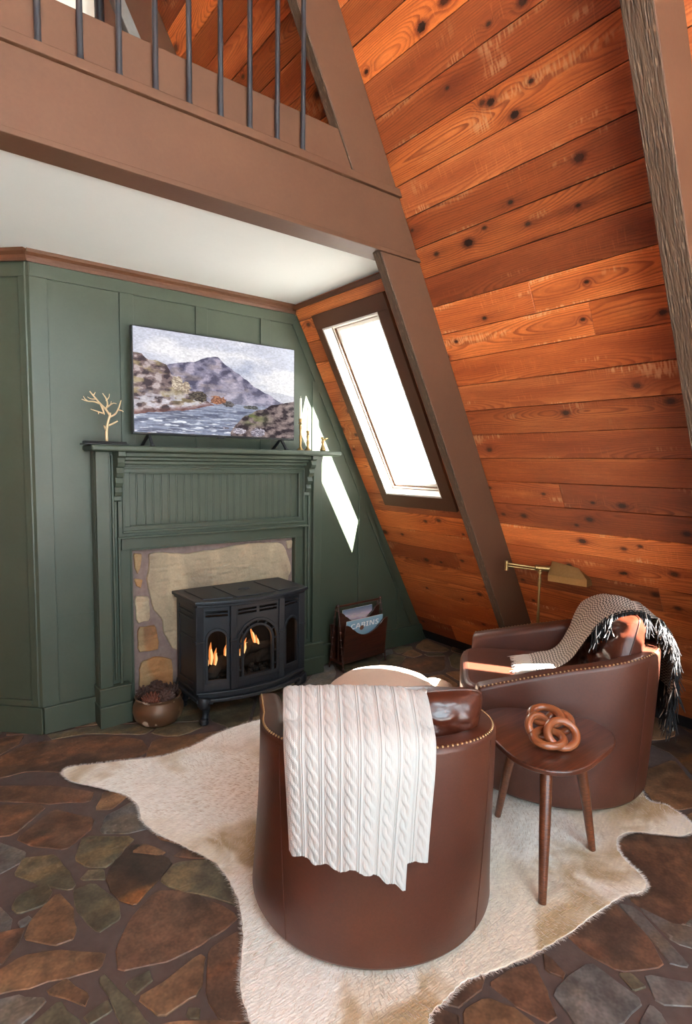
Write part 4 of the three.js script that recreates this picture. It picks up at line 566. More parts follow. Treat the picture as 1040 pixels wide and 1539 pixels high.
// ------------------------------------------------------------------ magazine rack
const RACK = [2.485, 0.135], RACK_TURN = 0.06;
{
  const t = thing('magazine_rack', 'dark mahogany magazine rack with scalloped panels against the green wall', 'magazine rack', [RACK[0], 0.004, RACK[1]], RACK_TURN);
  const panel = (y0, top, z, w, tilt) => { const s = new THREE.Shape(); s.moveTo(-w, y0); s.lineTo(w, y0); s.lineTo(w, top); s.quadraticCurveTo(w * 0.80, top, w * 0.68, top - 0.035); s.quadraticCurveTo(w * 0.58, top - 0.042, w * 0.50, top - 0.058); s.quadraticCurveTo(0, top - 0.13, -w * 0.50, top - 0.058); s.quadraticCurveTo(-w * 0.58, top - 0.042, -w * 0.68, top - 0.035); s.quadraticCurveTo(-w * 0.80, top, -w, top); s.lineTo(-w, y0); const g = new THREE.ExtrudeGeometry(s, { depth: 0.008, bevelEnabled: true, bevelSize: 0.002, bevelThickness: 0.002, bevelSegments: 1, curveSegments: 12 }); boxUV(g); g.translate(0, -y0, 0); g.rotateX(tilt); g.translate(0, y0, z); return g; };
  mesh('front_panel', panel(0.055, 0.325, 0.055, 0.196, 0.10), M.mahogany, t); mesh('middle_panel', panel(0.055, 0.395, 0.0, 0.19, 0.0), M.mahogany, t); mesh('rear_panel', panel(0.055, 0.30, -0.055, 0.196, -0.10), M.mahogany, t);
  mesh('bottom', box(-0.19, 0.19, 0.05, 0.06, -0.055, 0.06, 0.002), M.mahogany, t);
  mesh('handle_bar', [between(V(-0.205, 0.438, 0), V(0.205, 0.438, 0), 0.0085, 0.0085, 12)], M.mahogany, t);
  for (const q of [-1, 1]) {
    const x = q * 0.2, spool = (a, b) => { const l = [], n = 9; for (let i = 0; i < n; i++) { const p = a.clone().lerp(b, (i + 0.5) / n), e = a.clone().lerp(b, (i + 1) / n), d = a.clone().lerp(b, i / n); l.push(between(d, e, 0.0055, 0.0055, 8)); const s = new THREE.SphereGeometry(0.0095, 8, 6); s.translate(p.x, p.y, p.z); l.push(s); } return l; };
    mesh('side_post', [...spool(V(x, 0.0, 0.075), V(x, 0.435, 0.012)), (() => { const s = new THREE.SphereGeometry(0.012, 10, 8); s.translate(x, 0.447, 0.008); return s; })()], M.mahogany, t);
    mesh('side_post', spool(V(x, 0.0, -0.075), V(x, 0.435, -0.012)), M.mahogany, t); mesh('side_rail', [box(x - 0.006, x + 0.006, 0.05, 0.068, -0.07, 0.07, 0.002)], M.mahogany, t);
  }
}
function magazine(name, label, w, h, at, tilt, paint) {
  const cv = document.createElement('canvas'); cv.width = 384; cv.height = 512; const c = cv.getContext('2d'); paint(c, 384, 512); const tx = new THREE.CanvasTexture(cv); tx.colorSpace = THREE.SRGBColorSpace;
  const t = thing(name, label, 'magazine', at, RACK_TURN), paper = std({ color: 0xe6e2d8, roughness: 0.7 });
  const b = box(-w / 2, w / 2, 0, h, -0.006, 0.0, 0.001); b.rotateX(tilt); mesh('pages', b, paper, t); const g = new THREE.PlaneGeometry(w, h); g.translate(0, h / 2, 0.0006); g.rotateX(tilt); mesh('cover', g, phy({ map: tx, roughness: 0.35, clearcoat: 0.3, side: THREE.DoubleSide }), t);
}
{
  const R = (x, y, z) => [RACK[0] + Math.cos(RACK_TURN) * x + Math.sin(RACK_TURN) * z, y + 0.004, RACK[1] - Math.sin(RACK_TURN) * x + Math.cos(RACK_TURN) * z];
  magazine('magazine', 'pale blue magazine lettered CABINS in the front pocket of the rack', 0.34, 0.28, R(0.002, 0.064, 0.042), 0.085, (c, w, h) => { const g = c.createLinearGradient(0, 0, 0, h); g.addColorStop(0, '#8fb3c4'); g.addColorStop(0.5, '#7d9fb2'); g.addColorStop(1, '#4f6a72'); c.fillStyle = g; c.fillRect(0, 0, w, h); c.fillStyle = '#f2f4f2'; c.font = 'bold 92px sans-serif'; c.textAlign = 'center'; c.fillText('CABINS', w / 2, 112, w * 0.8); c.fillStyle = '#6e4a34'; c.beginPath(); c.ellipse(w * 0.42, 118, 22, 30, 0, 0, 7); c.fill(); c.fillStyle = '#3c4a40'; c.fillRect(0, h * 0.6, w, h * 0.4); });
  magazine('magazine', 'magazine with a misty mountain cover in the rear pocket of the rack', 0.28, 0.335, R(0.01, 0.064, -0.022), 0.0, (c, w, h) => { const g = c.createLinearGradient(0, 0, 0, h); g.addColorStop(0, '#5d6f86'); g.addColorStop(0.18, '#c9b7bd'); g.addColorStop(0.3, '#8f8794'); g.addColorStop(1, '#4a4c58'); c.fillStyle = g; c.fillRect(0, 0, w, h); const r = rngOf(4); for (let i = 0; i < 200; i++) { c.fillStyle = `rgba(${180 + r() * 60 | 0},${160 + r() * 60 | 0},${170 + r() * 50 | 0},0.25)`; c.beginPath(); c.ellipse(r() * w, 60 + r() * 140, 10 + r() * 40, 3 + r() * 8, 0, 0, 7); c.fill(); } });
}
// ------------------------------------------------------------------ cowhide rug
const hideMap = texOf(1024, 1024, (u, v) => {
  const x = u * 2.6, z = v * 2.6; const wx = x + (fbm(x * 3, z * 3, 401, 3) - 0.5) * 0.3, wz = z + (fbm(x * 3 + 9, z * 3, 403, 3) - 0.5) * 0.3;
  const a = fbm(wx * 2.2, wz * 2.2, 405, 4), b = fbm(wx * 5 + 4, wz * 5, 407, 4), hair = noise((x + z * 0.7) * 60, (z - x * 0.7) * 420, 409) - 0.5, hair2 = noise((x - z * 0.3) * 25, (z + x * 0.3) * 200, 411) - 0.5, f = noise(u * 900, v * 900, 413) - 0.5;
  let c = mix3([246, 247, 239], [228, 223, 205], sst(0.4, 0.6, a)); c = mix3(c, [176, 154, 116], sst(0.42, 0.62, b) * sst(0.34, 0.52, a) * 0.9); c = mix3(c, [238, 232, 222], sst(0.52, 0.7, fbm(wx * 3 + 7, wz * 3 + 3, 417, 4)) * 0.6);
  c = mix3(c, [124, 92, 64], sst(0.72, 0.86, noise(wx * 9, wz * 9, 419)) * sst(0.5, 0.62, a) * 0.4); const k = 1 + hair * 0.09 + hair2 * 0.07 + f * 0.04; return [c[0] * k, c[1] * k, c[2] * k];
}, true, 1 / 2.6, 1 / 2.6);
const hideBump = texOf(512, 512, (u, v) => 128 + (noise(u * 40 + v * 25, v * 240, 421) - 0.5) * 130 + (noise(u * 200, v * 200, 423, 200, 200) - 0.5) * 60, false, 1.5, 1.5);
const hideMat = phy({ map: hideMap, roughness: 0.8, bumpMap: hideBump, bumpScale: 0.002, sheen: 0.4, sheenRoughness: 0.5, sheenColor: new THREE.Color(0.9, 0.86, 0.8) });
{
  const px = [[95, 1166], [104, 1157], [150, 1151], [200, 1145], [245, 1140], [290, 1124], [330, 1104], [385, 1086]].map(([x, y]) => onLevel(x, y)), px2 = [[972, 1205], [1000, 1214], [1028, 1232], [1044, 1250], [1024, 1260], [985, 1257], [950, 1254], [930, 1262], [927, 1280], [942, 1300], [963, 1320], [971, 1335], [960, 1347], [935, 1351], [900, 1375], [850, 1410], [800, 1440], [740, 1465], [700, 1479], [668, 1510], [644, 1539]].map(([x, y]) => onLevel(x, y)), px3 = [[374, 1539], [360, 1480], [365, 1410], [355, 1350], [325, 1302], [280, 1277], [236, 1256], [213, 1236], [208, 1216], [190, 1199], [150, 1187], [110, 1178]].map(([x, y]) => onLevel(x, y));
  const outl = [...px, V(1.75, 0, 0.60), V(2.05, 0, 0.72), V(2.32, 0, 0.98), V(2.46, 0, 1.35), V(2.6, 0, 1.7), V(2.62, 0, 1.98), ...px2, V(0.93, 0, 2.40), V(0.84, 0, 2.56), V(0.70, 0, 2.58), V(0.62, 0, 2.40), V(0.60, 0, 2.2), ...px3];
  const curve = new THREE.CatmullRomCurve3(outl, true, 'catmullrom', 0.4), r = rngOf(3), N = 460, pts = []; for (let i = 0; i < N; i++) { const p = curve.getPoint(i / N); pts.push([p.x + (r() - 0.5) * 0.005, p.z + (r() - 0.5) * 0.005]); }
  if (polyArea(pts) > 0) pts.reverse();
  const t = thing('cowhide_rug', 'cream and tan cowhide rug spread under the leather armchairs', 'rug', [0, 0, 0]);
  mesh('hide', prismY(pts, 0.0062, 0.0125, 0.0025, 2), hideMat, t);
  // short hair along the edge and over the hide
  const hair = new THREE.ConeGeometry(0.0009, 0.02, 3, 1); hair.rotateX(Math.PI / 2 - 0.25); hair.translate(0, 0.002, 0.008);
  const cols = [[0.80, 0.74, 0.66], [0.70, 0.62, 0.52], [0.62, 0.52, 0.40], [0.84, 0.80, 0.74]].map((c) => new THREE.Color().setRGB(c[0] * 0.95, c[1] * 0.96, c[2] * 0.98)), NH = 26000, im = new THREE.InstancedMesh(hair, std({ roughness: 0.8 }), NH), d = new THREE.Object3D(); let n = 0;
  for (let i = 0; i < 9000; i++) { const q = r(), a = curve.getPoint(q), b = curve.getPoint((q + 0.001) % 1), tx = b.x - a.x, tz = b.z - a.z, L = Math.hypot(tx, tz), ox = polyArea(pts) < 0 ? 1 : 1; let nx = tz / L, nz = -tx / L; const px0 = a.x + nx * 0.01, pz0 = a.z + nz * 0.01; if (insidePoly(px0, pz0, pts)) { nx = -nx; nz = -nz; } d.position.set(a.x - nx * 0.012 * r(), 0.0095, a.z - nz * 0.012 * r()); d.rotation.set(0.1, Math.atan2(nx, nz) + (r() - 0.5) * 1.2, 0); d.scale.setScalar(0.6 + r() * 0.6); d.updateMatrix(); im.setMatrixAt(n, d.matrix); im.setColorAt(n, cols[r() < 0.6 ? 3 : Math.floor(r() * 4)]); n++; }
  for (let guard = 0; n < NH && guard < 200000; guard++) { const x = 0.45 + r() * 2.1, z = 0.4 + r() * 2.1; if (!insidePoly(x, z, pts)) continue; d.position.set(x, 0.0125, z); d.rotation.set(0, Math.PI * 0.25 + fbm(x * 2, z * 2, 431, 2) * 5 + (r() - 0.5) * 0.5, 0); d.scale.setScalar(0.6 + r() * 0.5); d.updateMatrix(); im.setMatrixAt(n, d.matrix); im.setColorAt(n, cols[Math.floor(fbm(x * 3, z * 3, 405, 3) * 4) % 4]); n++; }
  im.count = n; lit(im); im.name = 'hair'; im.userData.kind = 'stuff'; t.add(im);
}
// ------------------------------------------------------------------ leather tub chairs
const CH = { a: 0.368, b: 0.392, af: 0.403, f1: 0.37, Hb: 0.66, Hf: 0.503, e: 2.7, rb: 0.40, off: 0.024, t: 0.085 };
function rimAt(s) {                                              // s in 0..1 from the left arm end, round the back, to the right arm end; x right, z back
  const pa = 0.2; let R, F;
  if (s < pa) { const k = 1 - s / pa; R = -(CH.a + (CH.af - CH.a) * k); F = CH.f1 * k; } else if (s > 1 - pa) { const k = (s - 1 + pa) / pa; R = CH.a + (CH.af - CH.a) * k; F = CH.f1 * k; }
  else { const th = Math.PI * (1 - (s - pa) / (1 - 2 * pa)), c = Math.cos(th), q = Math.sin(th); R = CH.a * Math.sign(c) * Math.pow(Math.abs(c), 2 / CH.e); F = -CH.b * Math.pow(Math.abs(q), 2 / CH.e); }
  const H = CH.Hb + (CH.Hf - CH.Hb) * Math.pow(clamp((F + CH.b) / (CH.f1 + CH.b)), 1.3); return { R, F, H };
}
function buildRim(N) {                                           // points evenly spaced along the rim, with their outward directions
  const raw = []; for (let i = 0; i <= 600; i++) raw.push(rimAt(i / 600)); const L = [0]; for (let i = 1; i < raw.length; i++) L.push(L[i - 1] + Math.hypot(raw[i].R - raw[i - 1].R, raw[i].F - raw[i - 1].F));
  const out = []; let k = 0; for (let i = 0; i <= N; i++) { const d = L[600] * i / N; while (k < 599 && L[k + 1] < d) k++; const t = clamp((d - L[k]) / Math.max(1e-9, L[k + 1] - L[k])); out.push({ R: lerp(raw[k].R, raw[k + 1].R, t), F: lerp(raw[k].F, raw[k + 1].F, t), H: lerp(raw[k].H, raw[k + 1].H, t) }); }
  for (let i = 0; i <= N; i++) { const a = out[Math.max(0, i - 2)], b = out[Math.min(N, i + 2)], tx = b.R - a.R, tz = b.F - a.F, l = Math.hypot(tx, tz); out[i].nx = -tz / l; out[i].nf = tx / l; if (out[i].nx * out[i].R + out[i].nf * (out[i].F - 0.05) < 0) { out[i].nx *= -1; out[i].nf *= -1; } out[i].s = L[600] * i / N; } return out;
}
const backF = (R) => -CH.b * Math.pow(Math.max(0, 1 - Math.pow(Math.min(1, Math.abs(R) / CH.a), CH.e)), 1 / CH.e);   // outer back of the rim
function makeChairBody(t) {
  const N = 110, rim = buildRim(N), sec = (p) => {                // closed section of the shell at one place of the rim
    const ang = Math.atan2(p.R, p.F - CH.off), bR = Math.sin(ang) * CH.rb, bF = CH.off + Math.cos(ang) * CH.rb, pts = [], th = CH.t, e = 0.02;
    const out = (y) => { const k = y / p.H, q = 1 - Math.pow(1 - k, 1.6); return [lerp(bR, p.R, q), lerp(bF, p.F, q)]; };
    const o0 = out(0.03); pts.push([o0[0] - p.nx * 0.035, 0.014, o0[1] - p.nf * 0.035]); pts.push([o0[0] - p.nx * 0.008, 0.020, o0[1] - p.nf * 0.008]); for (let k = 0; k <= 10; k++) { const y = lerp(0.034, p.H - 0.02, k / 10), q = out(y); pts.push([q[0], y, q[1]]); }
    for (let k = 1; k <= 5; k++) { const a = Math.PI / 2 * k / 5; pts.push([p.R - p.nx * e * (1 - Math.cos(a)), p.H - e + e * Math.sin(a), p.F - p.nf * e * (1 - Math.cos(a))]); }
    for (let k = 0; k <= 6; k++) { const a = Math.PI / 2 * k / 6, e2 = 0.034; pts.push([p.R - p.nx * (th - e2 + e2 * Math.sin(a)), p.H - e2 + e2 * Math.cos(a), p.F - p.nf * (th - e2 + e2 * Math.sin(a))]); }
    pts.push([p.R - p.nx * (th + 0.012), p.H * 0.6, p.F - p.nf * (th + 0.012)], [p.R - p.nx * (th + 0.014), 0.30, p.F - p.nf * (th + 0.014)], [p.R - p.nx * (th + 0.01), 0.02, p.F - p.nf * (th + 0.01)]); return pts;
  };
  const S = rim.map(sec), m = S[0].length, P = [], U = [], I = [];
  // arm fronts are rounded over by three shrinking sections
  const cap = (i, dirF) => { const c = S[i], cx = c.reduce((q, p) => q + p[0], 0) / m, cy = c.reduce((q, p) => q + p[1], 0) / m; const res = []; for (const [k, d] of [[0.965, 0.008], [0.90, 0.013], [0.55, 0.015]]) res.push(c.map((p) => [lerp(cx, p[0], k), lerp(cy, p[1], k), p[2] + d])); return res; };
  const first = cap(0).reverse(), last = cap(N), rows = [...first, ...S, ...last];
  rows.forEach((row, i) => { let acc = 0; row.forEach((p, j) => { if (j) acc += Math.hypot(p[0] - row[j - 1][0], p[1] - row[j - 1][1], p[2] - row[j - 1][2]); P.push(p[0], p[1], -p[2]); U.push(rim[clamp(i - 3, 0, N)].s, acc); }); });
  for (let i = 0; i < rows.length - 1; i++) for (let j = 0; j < m - 1; j++) { const a = i * m + j; I.push(a, a + 1, a + m, a + 1, a + m + 1, a + m); }
  for (const i of [0, rows.length - 1]) { const row = rows[i], c = row.reduce((q, p) => [q[0] + p[0] / m, q[1] + p[1] / m, q[2] + p[2] / m], [0, 0, 0]), b = P.length / 3; P.push(c[0], c[1], -c[2]); U.push(rim[clamp(i - 3, 0, N)].s, 0.3); for (let j = 0; j < m - 1; j++) I.push(b, i * m + j, i * m + j + 1); }
  const g = new THREE.BufferGeometry(); g.setAttribute('position', new THREE.Float32BufferAttribute(P, 3)); g.setAttribute('uv', new THREE.Float32BufferAttribute(U, 2)); g.setIndex(I); g.computeVertexNormals();
  mesh('shell', g, M.leather, t);
  // seam piping down the back corners
  for (const s of [0.335, 0.665]) { const i = Math.round(s * N), c = S[i]; mesh('seam', [tube(c.slice(2, 13).map((p) => V(p[0] * 1.0015, p[1], -p[2] * 1.0015)), 0.0014, 24, 5)], M.leather, t); }
  // brass nails along the outer top edge and down the arm fronts
  const nails = [], ng = new THREE.SphereGeometry(0.0042, 7, 5), fine = buildRim(128); for (let i = 0; i <= 128; i++) { const p = fine[i], q = ng.clone(); q.translate(p.R - p.nx * 0.010, p.H - 0.0035, -(p.F - p.nf * 0.010)); nails.push(q); }
  for (const i of [0, N]) { const c = S[i]; for (let y = 0.07; y < CH.Hf - 0.03; y += 0.0155) { let j = 2; while (j < 11 && c[j + 1][1] < y) j++; const k = clamp((y - c[j][1]) / (c[j + 1][1] - c[j][1])), q = ng.clone(); q.translate(lerp(c[j][0], c[j + 1][0], k) * 0.985, y, -(lerp(c[j][2], c[j + 1][2], k) + 0.006)); nails.push(q); } }
  mesh('nailhead_trim', nails, M.nail, t).userData.kind = 'stuff'; t.children[t.children.length - 1].userData.label = 'brass nailheads along the rim';
  // seat box, seat cushion, swivel base
  const sup = (w, z0, z1, e, n = 60) => { const p = []; for (let i = 0; i < n; i++) { const a = i / n * Math.PI * 2, c = Math.cos(a), s = Math.sin(a); p.push([w * Math.sign(c) * Math.pow(Math.abs(c), 2 / e), (z0 + z1) / 2 + (z1 - z0) / 2 * Math.sign(s) * Math.pow(Math.abs(s), 2 / e)]); } return p.reverse(); };
  mesh('seat_base', prismY(sup(0.30, -0.415, 0.26, 5), 0.045, 0.325, 0.02, 3), M.leather, t);
  const cg = prismY(sup(0.302, -0.452, 0.26, 6, 72), 0.325, 0.452, 0.035, 5), cp = cg.attributes.position; for (let i = 0; i < cp.count; i++) if (cp.getY(i) > 0.41) { const x = cp.getX(i) / 0.3, z = (cp.getZ(i) + 0.1) / 0.36; cp.setY(i, cp.getY(i) + 0.018 * Math.max(0, 1 - x * x) * Math.max(0, 1 - z * z)); } cg.computeVertexNormals(); mesh('seat_cushion', cg, M.leather, t);
  mesh('swivel_base', lathe([[0, 0], [0.27, 0], [0.28, 0.006], [0.28, 0.018], [0.10, 0.03], [0.06, 0.05], [0, 0.05]], 40), M.ironDark, t);
}
const C1 = { c: [1.192, 1.815], f: [0.547, -0.837] }, C2 = { c: [2.372, 1.762], f: [-0.658, -0.753] };
const turnOf = (f) => Math.atan2(-f[0], -f[1]);                  // local -z looks along f
const Y_RUG = 0.0128;
const ch1 = thing('armchair', 'brown leather tub armchair with the white cable-knit throw over its back', 'armchair', [C1.c[0], Y_RUG, C1.c[1]], turnOf(C1.f), 'leather tub armchairs'); makeChairBody(ch1);
const ch2 = ch1.clone(); ch2.name = numbered('armchair'); ch2.position.set(C2.c[0], Y_RUG, C2.c[1]); ch2.rotation.y = turnOf(C2.f); ch2.userData = { label: 'brown leather tub armchair by the pine wall with the fringed grey throw', category: 'armchair', group: 'leather tub armchairs' }; scene.add(ch2);
// places in a chair's own frame: right, up, forward
const inChair = (C, R, H, F) => V(C.c[0] + R * -C.f[1] + F * C.f[0], Y_RUG + H, C.c[1] + R * C.f[0] + F * C.f[1]);
// ------------------------------------------------------------------ leather pillows
function pillow(name, label, w, h, th, C, R, H, F, lean, roll, mat, seed, yaw = 0) {
  const t = thing(name, label, 'pillow', [0, 0, 0]), mk = (sgn) => gridSurf(44, 44, (u, v) => {
    const a = u * 2 - 1, b = v * 2 - 1, ea = 1 - Math.pow(Math.abs(a), 3.2), eb = 1 - Math.pow(Math.abs(b), 3.2), k = Math.pow(Math.max(0, ea * eb), 0.55);
    const pin = 1 - 0.10 * (1 - b * b) * Math.abs(a) ** 3, pin2 = 1 - 0.10 * (1 - a * a) * Math.abs(b) ** 3, wr = (fbm(a * 4 + b * 2 + seed, b * 6 - a * 2 + sgn * 3, seed, 3) - 0.5) * 0.036 * k + Math.sin((a * 4 + b * 7) + fbm(a * 3, b * 3, seed + 5, 2) * 5) * 0.0035 * (1 - k) * (1 - Math.pow(Math.max(Math.abs(a), Math.abs(b)), 10));
    const rc = 1 - 0.13 * (a * a * b * b) ** 2; return V(a * w / 2 * pin * rc, b * h / 2 * pin2 * rc, sgn * (th / 2 * k + wr));
  }, (u, v) => [u * w, v * h + sgn]);
  const place = (g) => { g.rotateZ(roll); g.rotateX(lean); g.rotateY(turnOf(C.f) + yaw); const p = inChair(C, R, H, F); g.translate(p.x, p.y, p.z); return g; };
  mesh('cover', [place(mk(1)), place(mk(-1))], mat, t);
  const edge = []; for (let i = 0; i <= 96; i++) { const q = i / 96 * 4, k = Math.floor(q) % 4, f = (q % 1) * 2 - 1; const [a, b] = [[f, -1], [1, f], [-f, 1], [-1, -f]][k]; const rc = 1 - 0.13 * (a * a * b * b) ** 2; edge.push(V(a * w / 2 * (1 - 0.10 * (1 - b * b)) * rc, b * h / 2 * (1 - 0.10 * (1 - a * a)) * rc, 0)); }
  mesh('piping', [place(tube(edge.slice(0, 96), 0.0032, 192, 6, true))], mat, t); return t;
}
pillow('leather_pillow', 'brown leather pillow partly under the white cable-knit throw', 0.50, 0.33, 0.15, C1, 0.06, 0.606, -0.205, 0.22, 0.0, M.leatherPillow, 3, 0.05);
pillow('leather_pillow', 'creased brown leather pillow propped under the fringed grey throw', 0.45, 0.37, 0.16, C2, -0.075, 0.615, -0.195, 0.25, -0.08, M.leatherPillow, 8, 0.1);
// ------------------------------------------------------------------ white cable-knit throw over the first chair
function pathAt(P, d) { let k = 0; while (k < P.length - 2 && P[k + 1].d < d) k++; const a = P[k], b = P[k + 1], t = clamp((d - a.d) / (b.d - a.d)); return [lerp(a.F, b.F, t), lerp(a.H, b.H, t)]; }
function smoothPath(pts, n = 160) { const c = new THREE.CatmullRomCurve3(pts.map(([F, H]) => V(F, H, 0)), false, 'centripetal'), o = []; let d = 0, q = null; for (let i = 0; i <= n; i++) { const p = c.getPoint(i / n); if (q) d += p.distanceTo(q); o.push({ F: p.x, H: p.y, d }); q = p; } o.len = d; return o; }
{
  const t = thing('cable_knit_throw', 'white cable-knit throw folded over the back of the armchair', 'throw', [0, 0, 0]);
  const mat = phy({ color: new THREE.Color().setRGB(0.52, 0.52, 0.495), roughness: 0.9, sheen: 0.5, sheenRoughness: 0.6, sheenColor: new THREE.Color(0.8, 0.82, 0.82), bumpMap: texOf(512, 512, (u, v) => { const a = Math.abs(((u * 64) % 1) - 0.5 + (((v * 64) % 1) - 0.5) * 0.5); return 90 + 150 * (1 - a * 1.6) * (0.8 + 0.4 * noise(u * 64, v * 64, 5, 64, 64)); }, false, 3.2, 3.2), bumpScale: 0.0016 });
  const R0 = -0.29, R1 = 0.118, W = R1 - R0;
  const cable = (x, d) => {                                        // relief in metres: braided cables between ribs
    const n = 8, w = W / n, k = Math.floor(x / w), q = (x - k * w) / w, ph = d / 0.036 + k * 0.37; let h = 0;
    const rib = Math.exp(-(((q - 0.06) / 0.045) ** 2)) + Math.exp(-(((q - 0.97) / 0.045) ** 2)); h += rib * 0.0022;
    for (const s of [0, Math.PI]) { const c = 0.52 + 0.155 * Math.sin(ph * Math.PI + s), over = Math.cos(ph * Math.PI + s); h = Math.max(h, (0.0026 + over * 0.0013) * Math.sqrt(Math.max(0, 1 - ((q - c) / 0.155) ** 2))); }
    const groove = Math.exp(-(((q - 0.0) / 0.022) ** 2)) + Math.exp(-(((q - 1) / 0.022) ** 2)); return h - groove * 0.003;
  };
  const layer = (name, off, x0, x1, endAt, nx, ny, flat) => {
    const top = smoothPath([[-0.02, 0.50], [-0.10, 0.58], [-0.15, 0.69], [-0.20, 0.752], [-0.262, 0.772], [-0.335, 0.744], [-0.412, 0.695], [-0.432, 0.64], [-0.432, 0.5], [-0.43, 0.2], [-0.43, 0.0]]);
    const surf = (u, v) => {
      const x = lerp(x0, x1, u), dEnd = endAt(x), d = v * dEnd, R = R0 + x; let [F, H] = pathAt(top, d);
      const back = sst(-0.33, -0.41, F), bf = backF(R) + CH.b; F += bf * back + (1 - back) * (0.02 * ((R - 0.06) / 0.25) ** 2);       // follows the round of the back
      H -= (1 - sst(-0.36, -0.42, F - bf * back)) * 0.012 * ((R + 0.08) / 0.2) ** 2;
      const e = 0.0, sag = back * 0.006 * Math.sin(x * 26 + d * 3), taper = 0.055 * sst(0.35, 1.05, d) * (u - 0.5); R0; return { R: R - taper - (u < 0.5 ? 0 : 0), F: F - sag, H, d, x };
    };
    const g = gridSurf(nx, ny, (u, v) => {
      const e = 0.004, p = surf(u, v), a = surf(Math.min(1, u + e), v), b = surf(Math.max(0, u - e), v), c = surf(u, Math.min(1, v + e)), q = surf(u, Math.max(0, v - e));
      const n = V(a.R - b.R, a.H - b.H, a.F - b.F).cross(V(c.R - q.R, c.H - q.H, c.F - q.F)).normalize(); if (n.y < 0 && p.d < 0.3) n.negate(); if (p.d >= 0.3 && n.z > 0) n.negate(); if (p.d < 0.3 && p.F > -0.2 && n.z < 0) n.negate();
      const edge = Math.min(1, Math.min(u, 1 - u) * W / 0.012), h = off + (flat ? 0.004 * Math.sin(p.x * 140) : cable(p.x, p.d)) * (0.4 + 0.6 * edge) - (1 - edge) * 0.006;
      return inChair(C1, p.R + n.x * h, p.H + n.y * h, p.F + n.z * h);
    }, (u, v) => [lerp(x0, x1, u), v * endAt(lerp(x0, x1, u))]);
    return mesh(name, g, mat, t);
  };
  const L0 = 0.885; // length along the path to the lower hem
  const hem = (x) => L0 + 0.006 * Math.sin(x * 92) + 0.046 * sst(0.20, 0.335, x) + 0.016 * sst(0.30, 0.345, x);
  layer('knit_layer', 0.010, 0.0, 0.352, hem, 330, 420); layer('under_layer', 0.002, 0.014, W, (x) => L0 - 0.008 + 0.004 * Math.sin(x * 80), 260, 300);
}
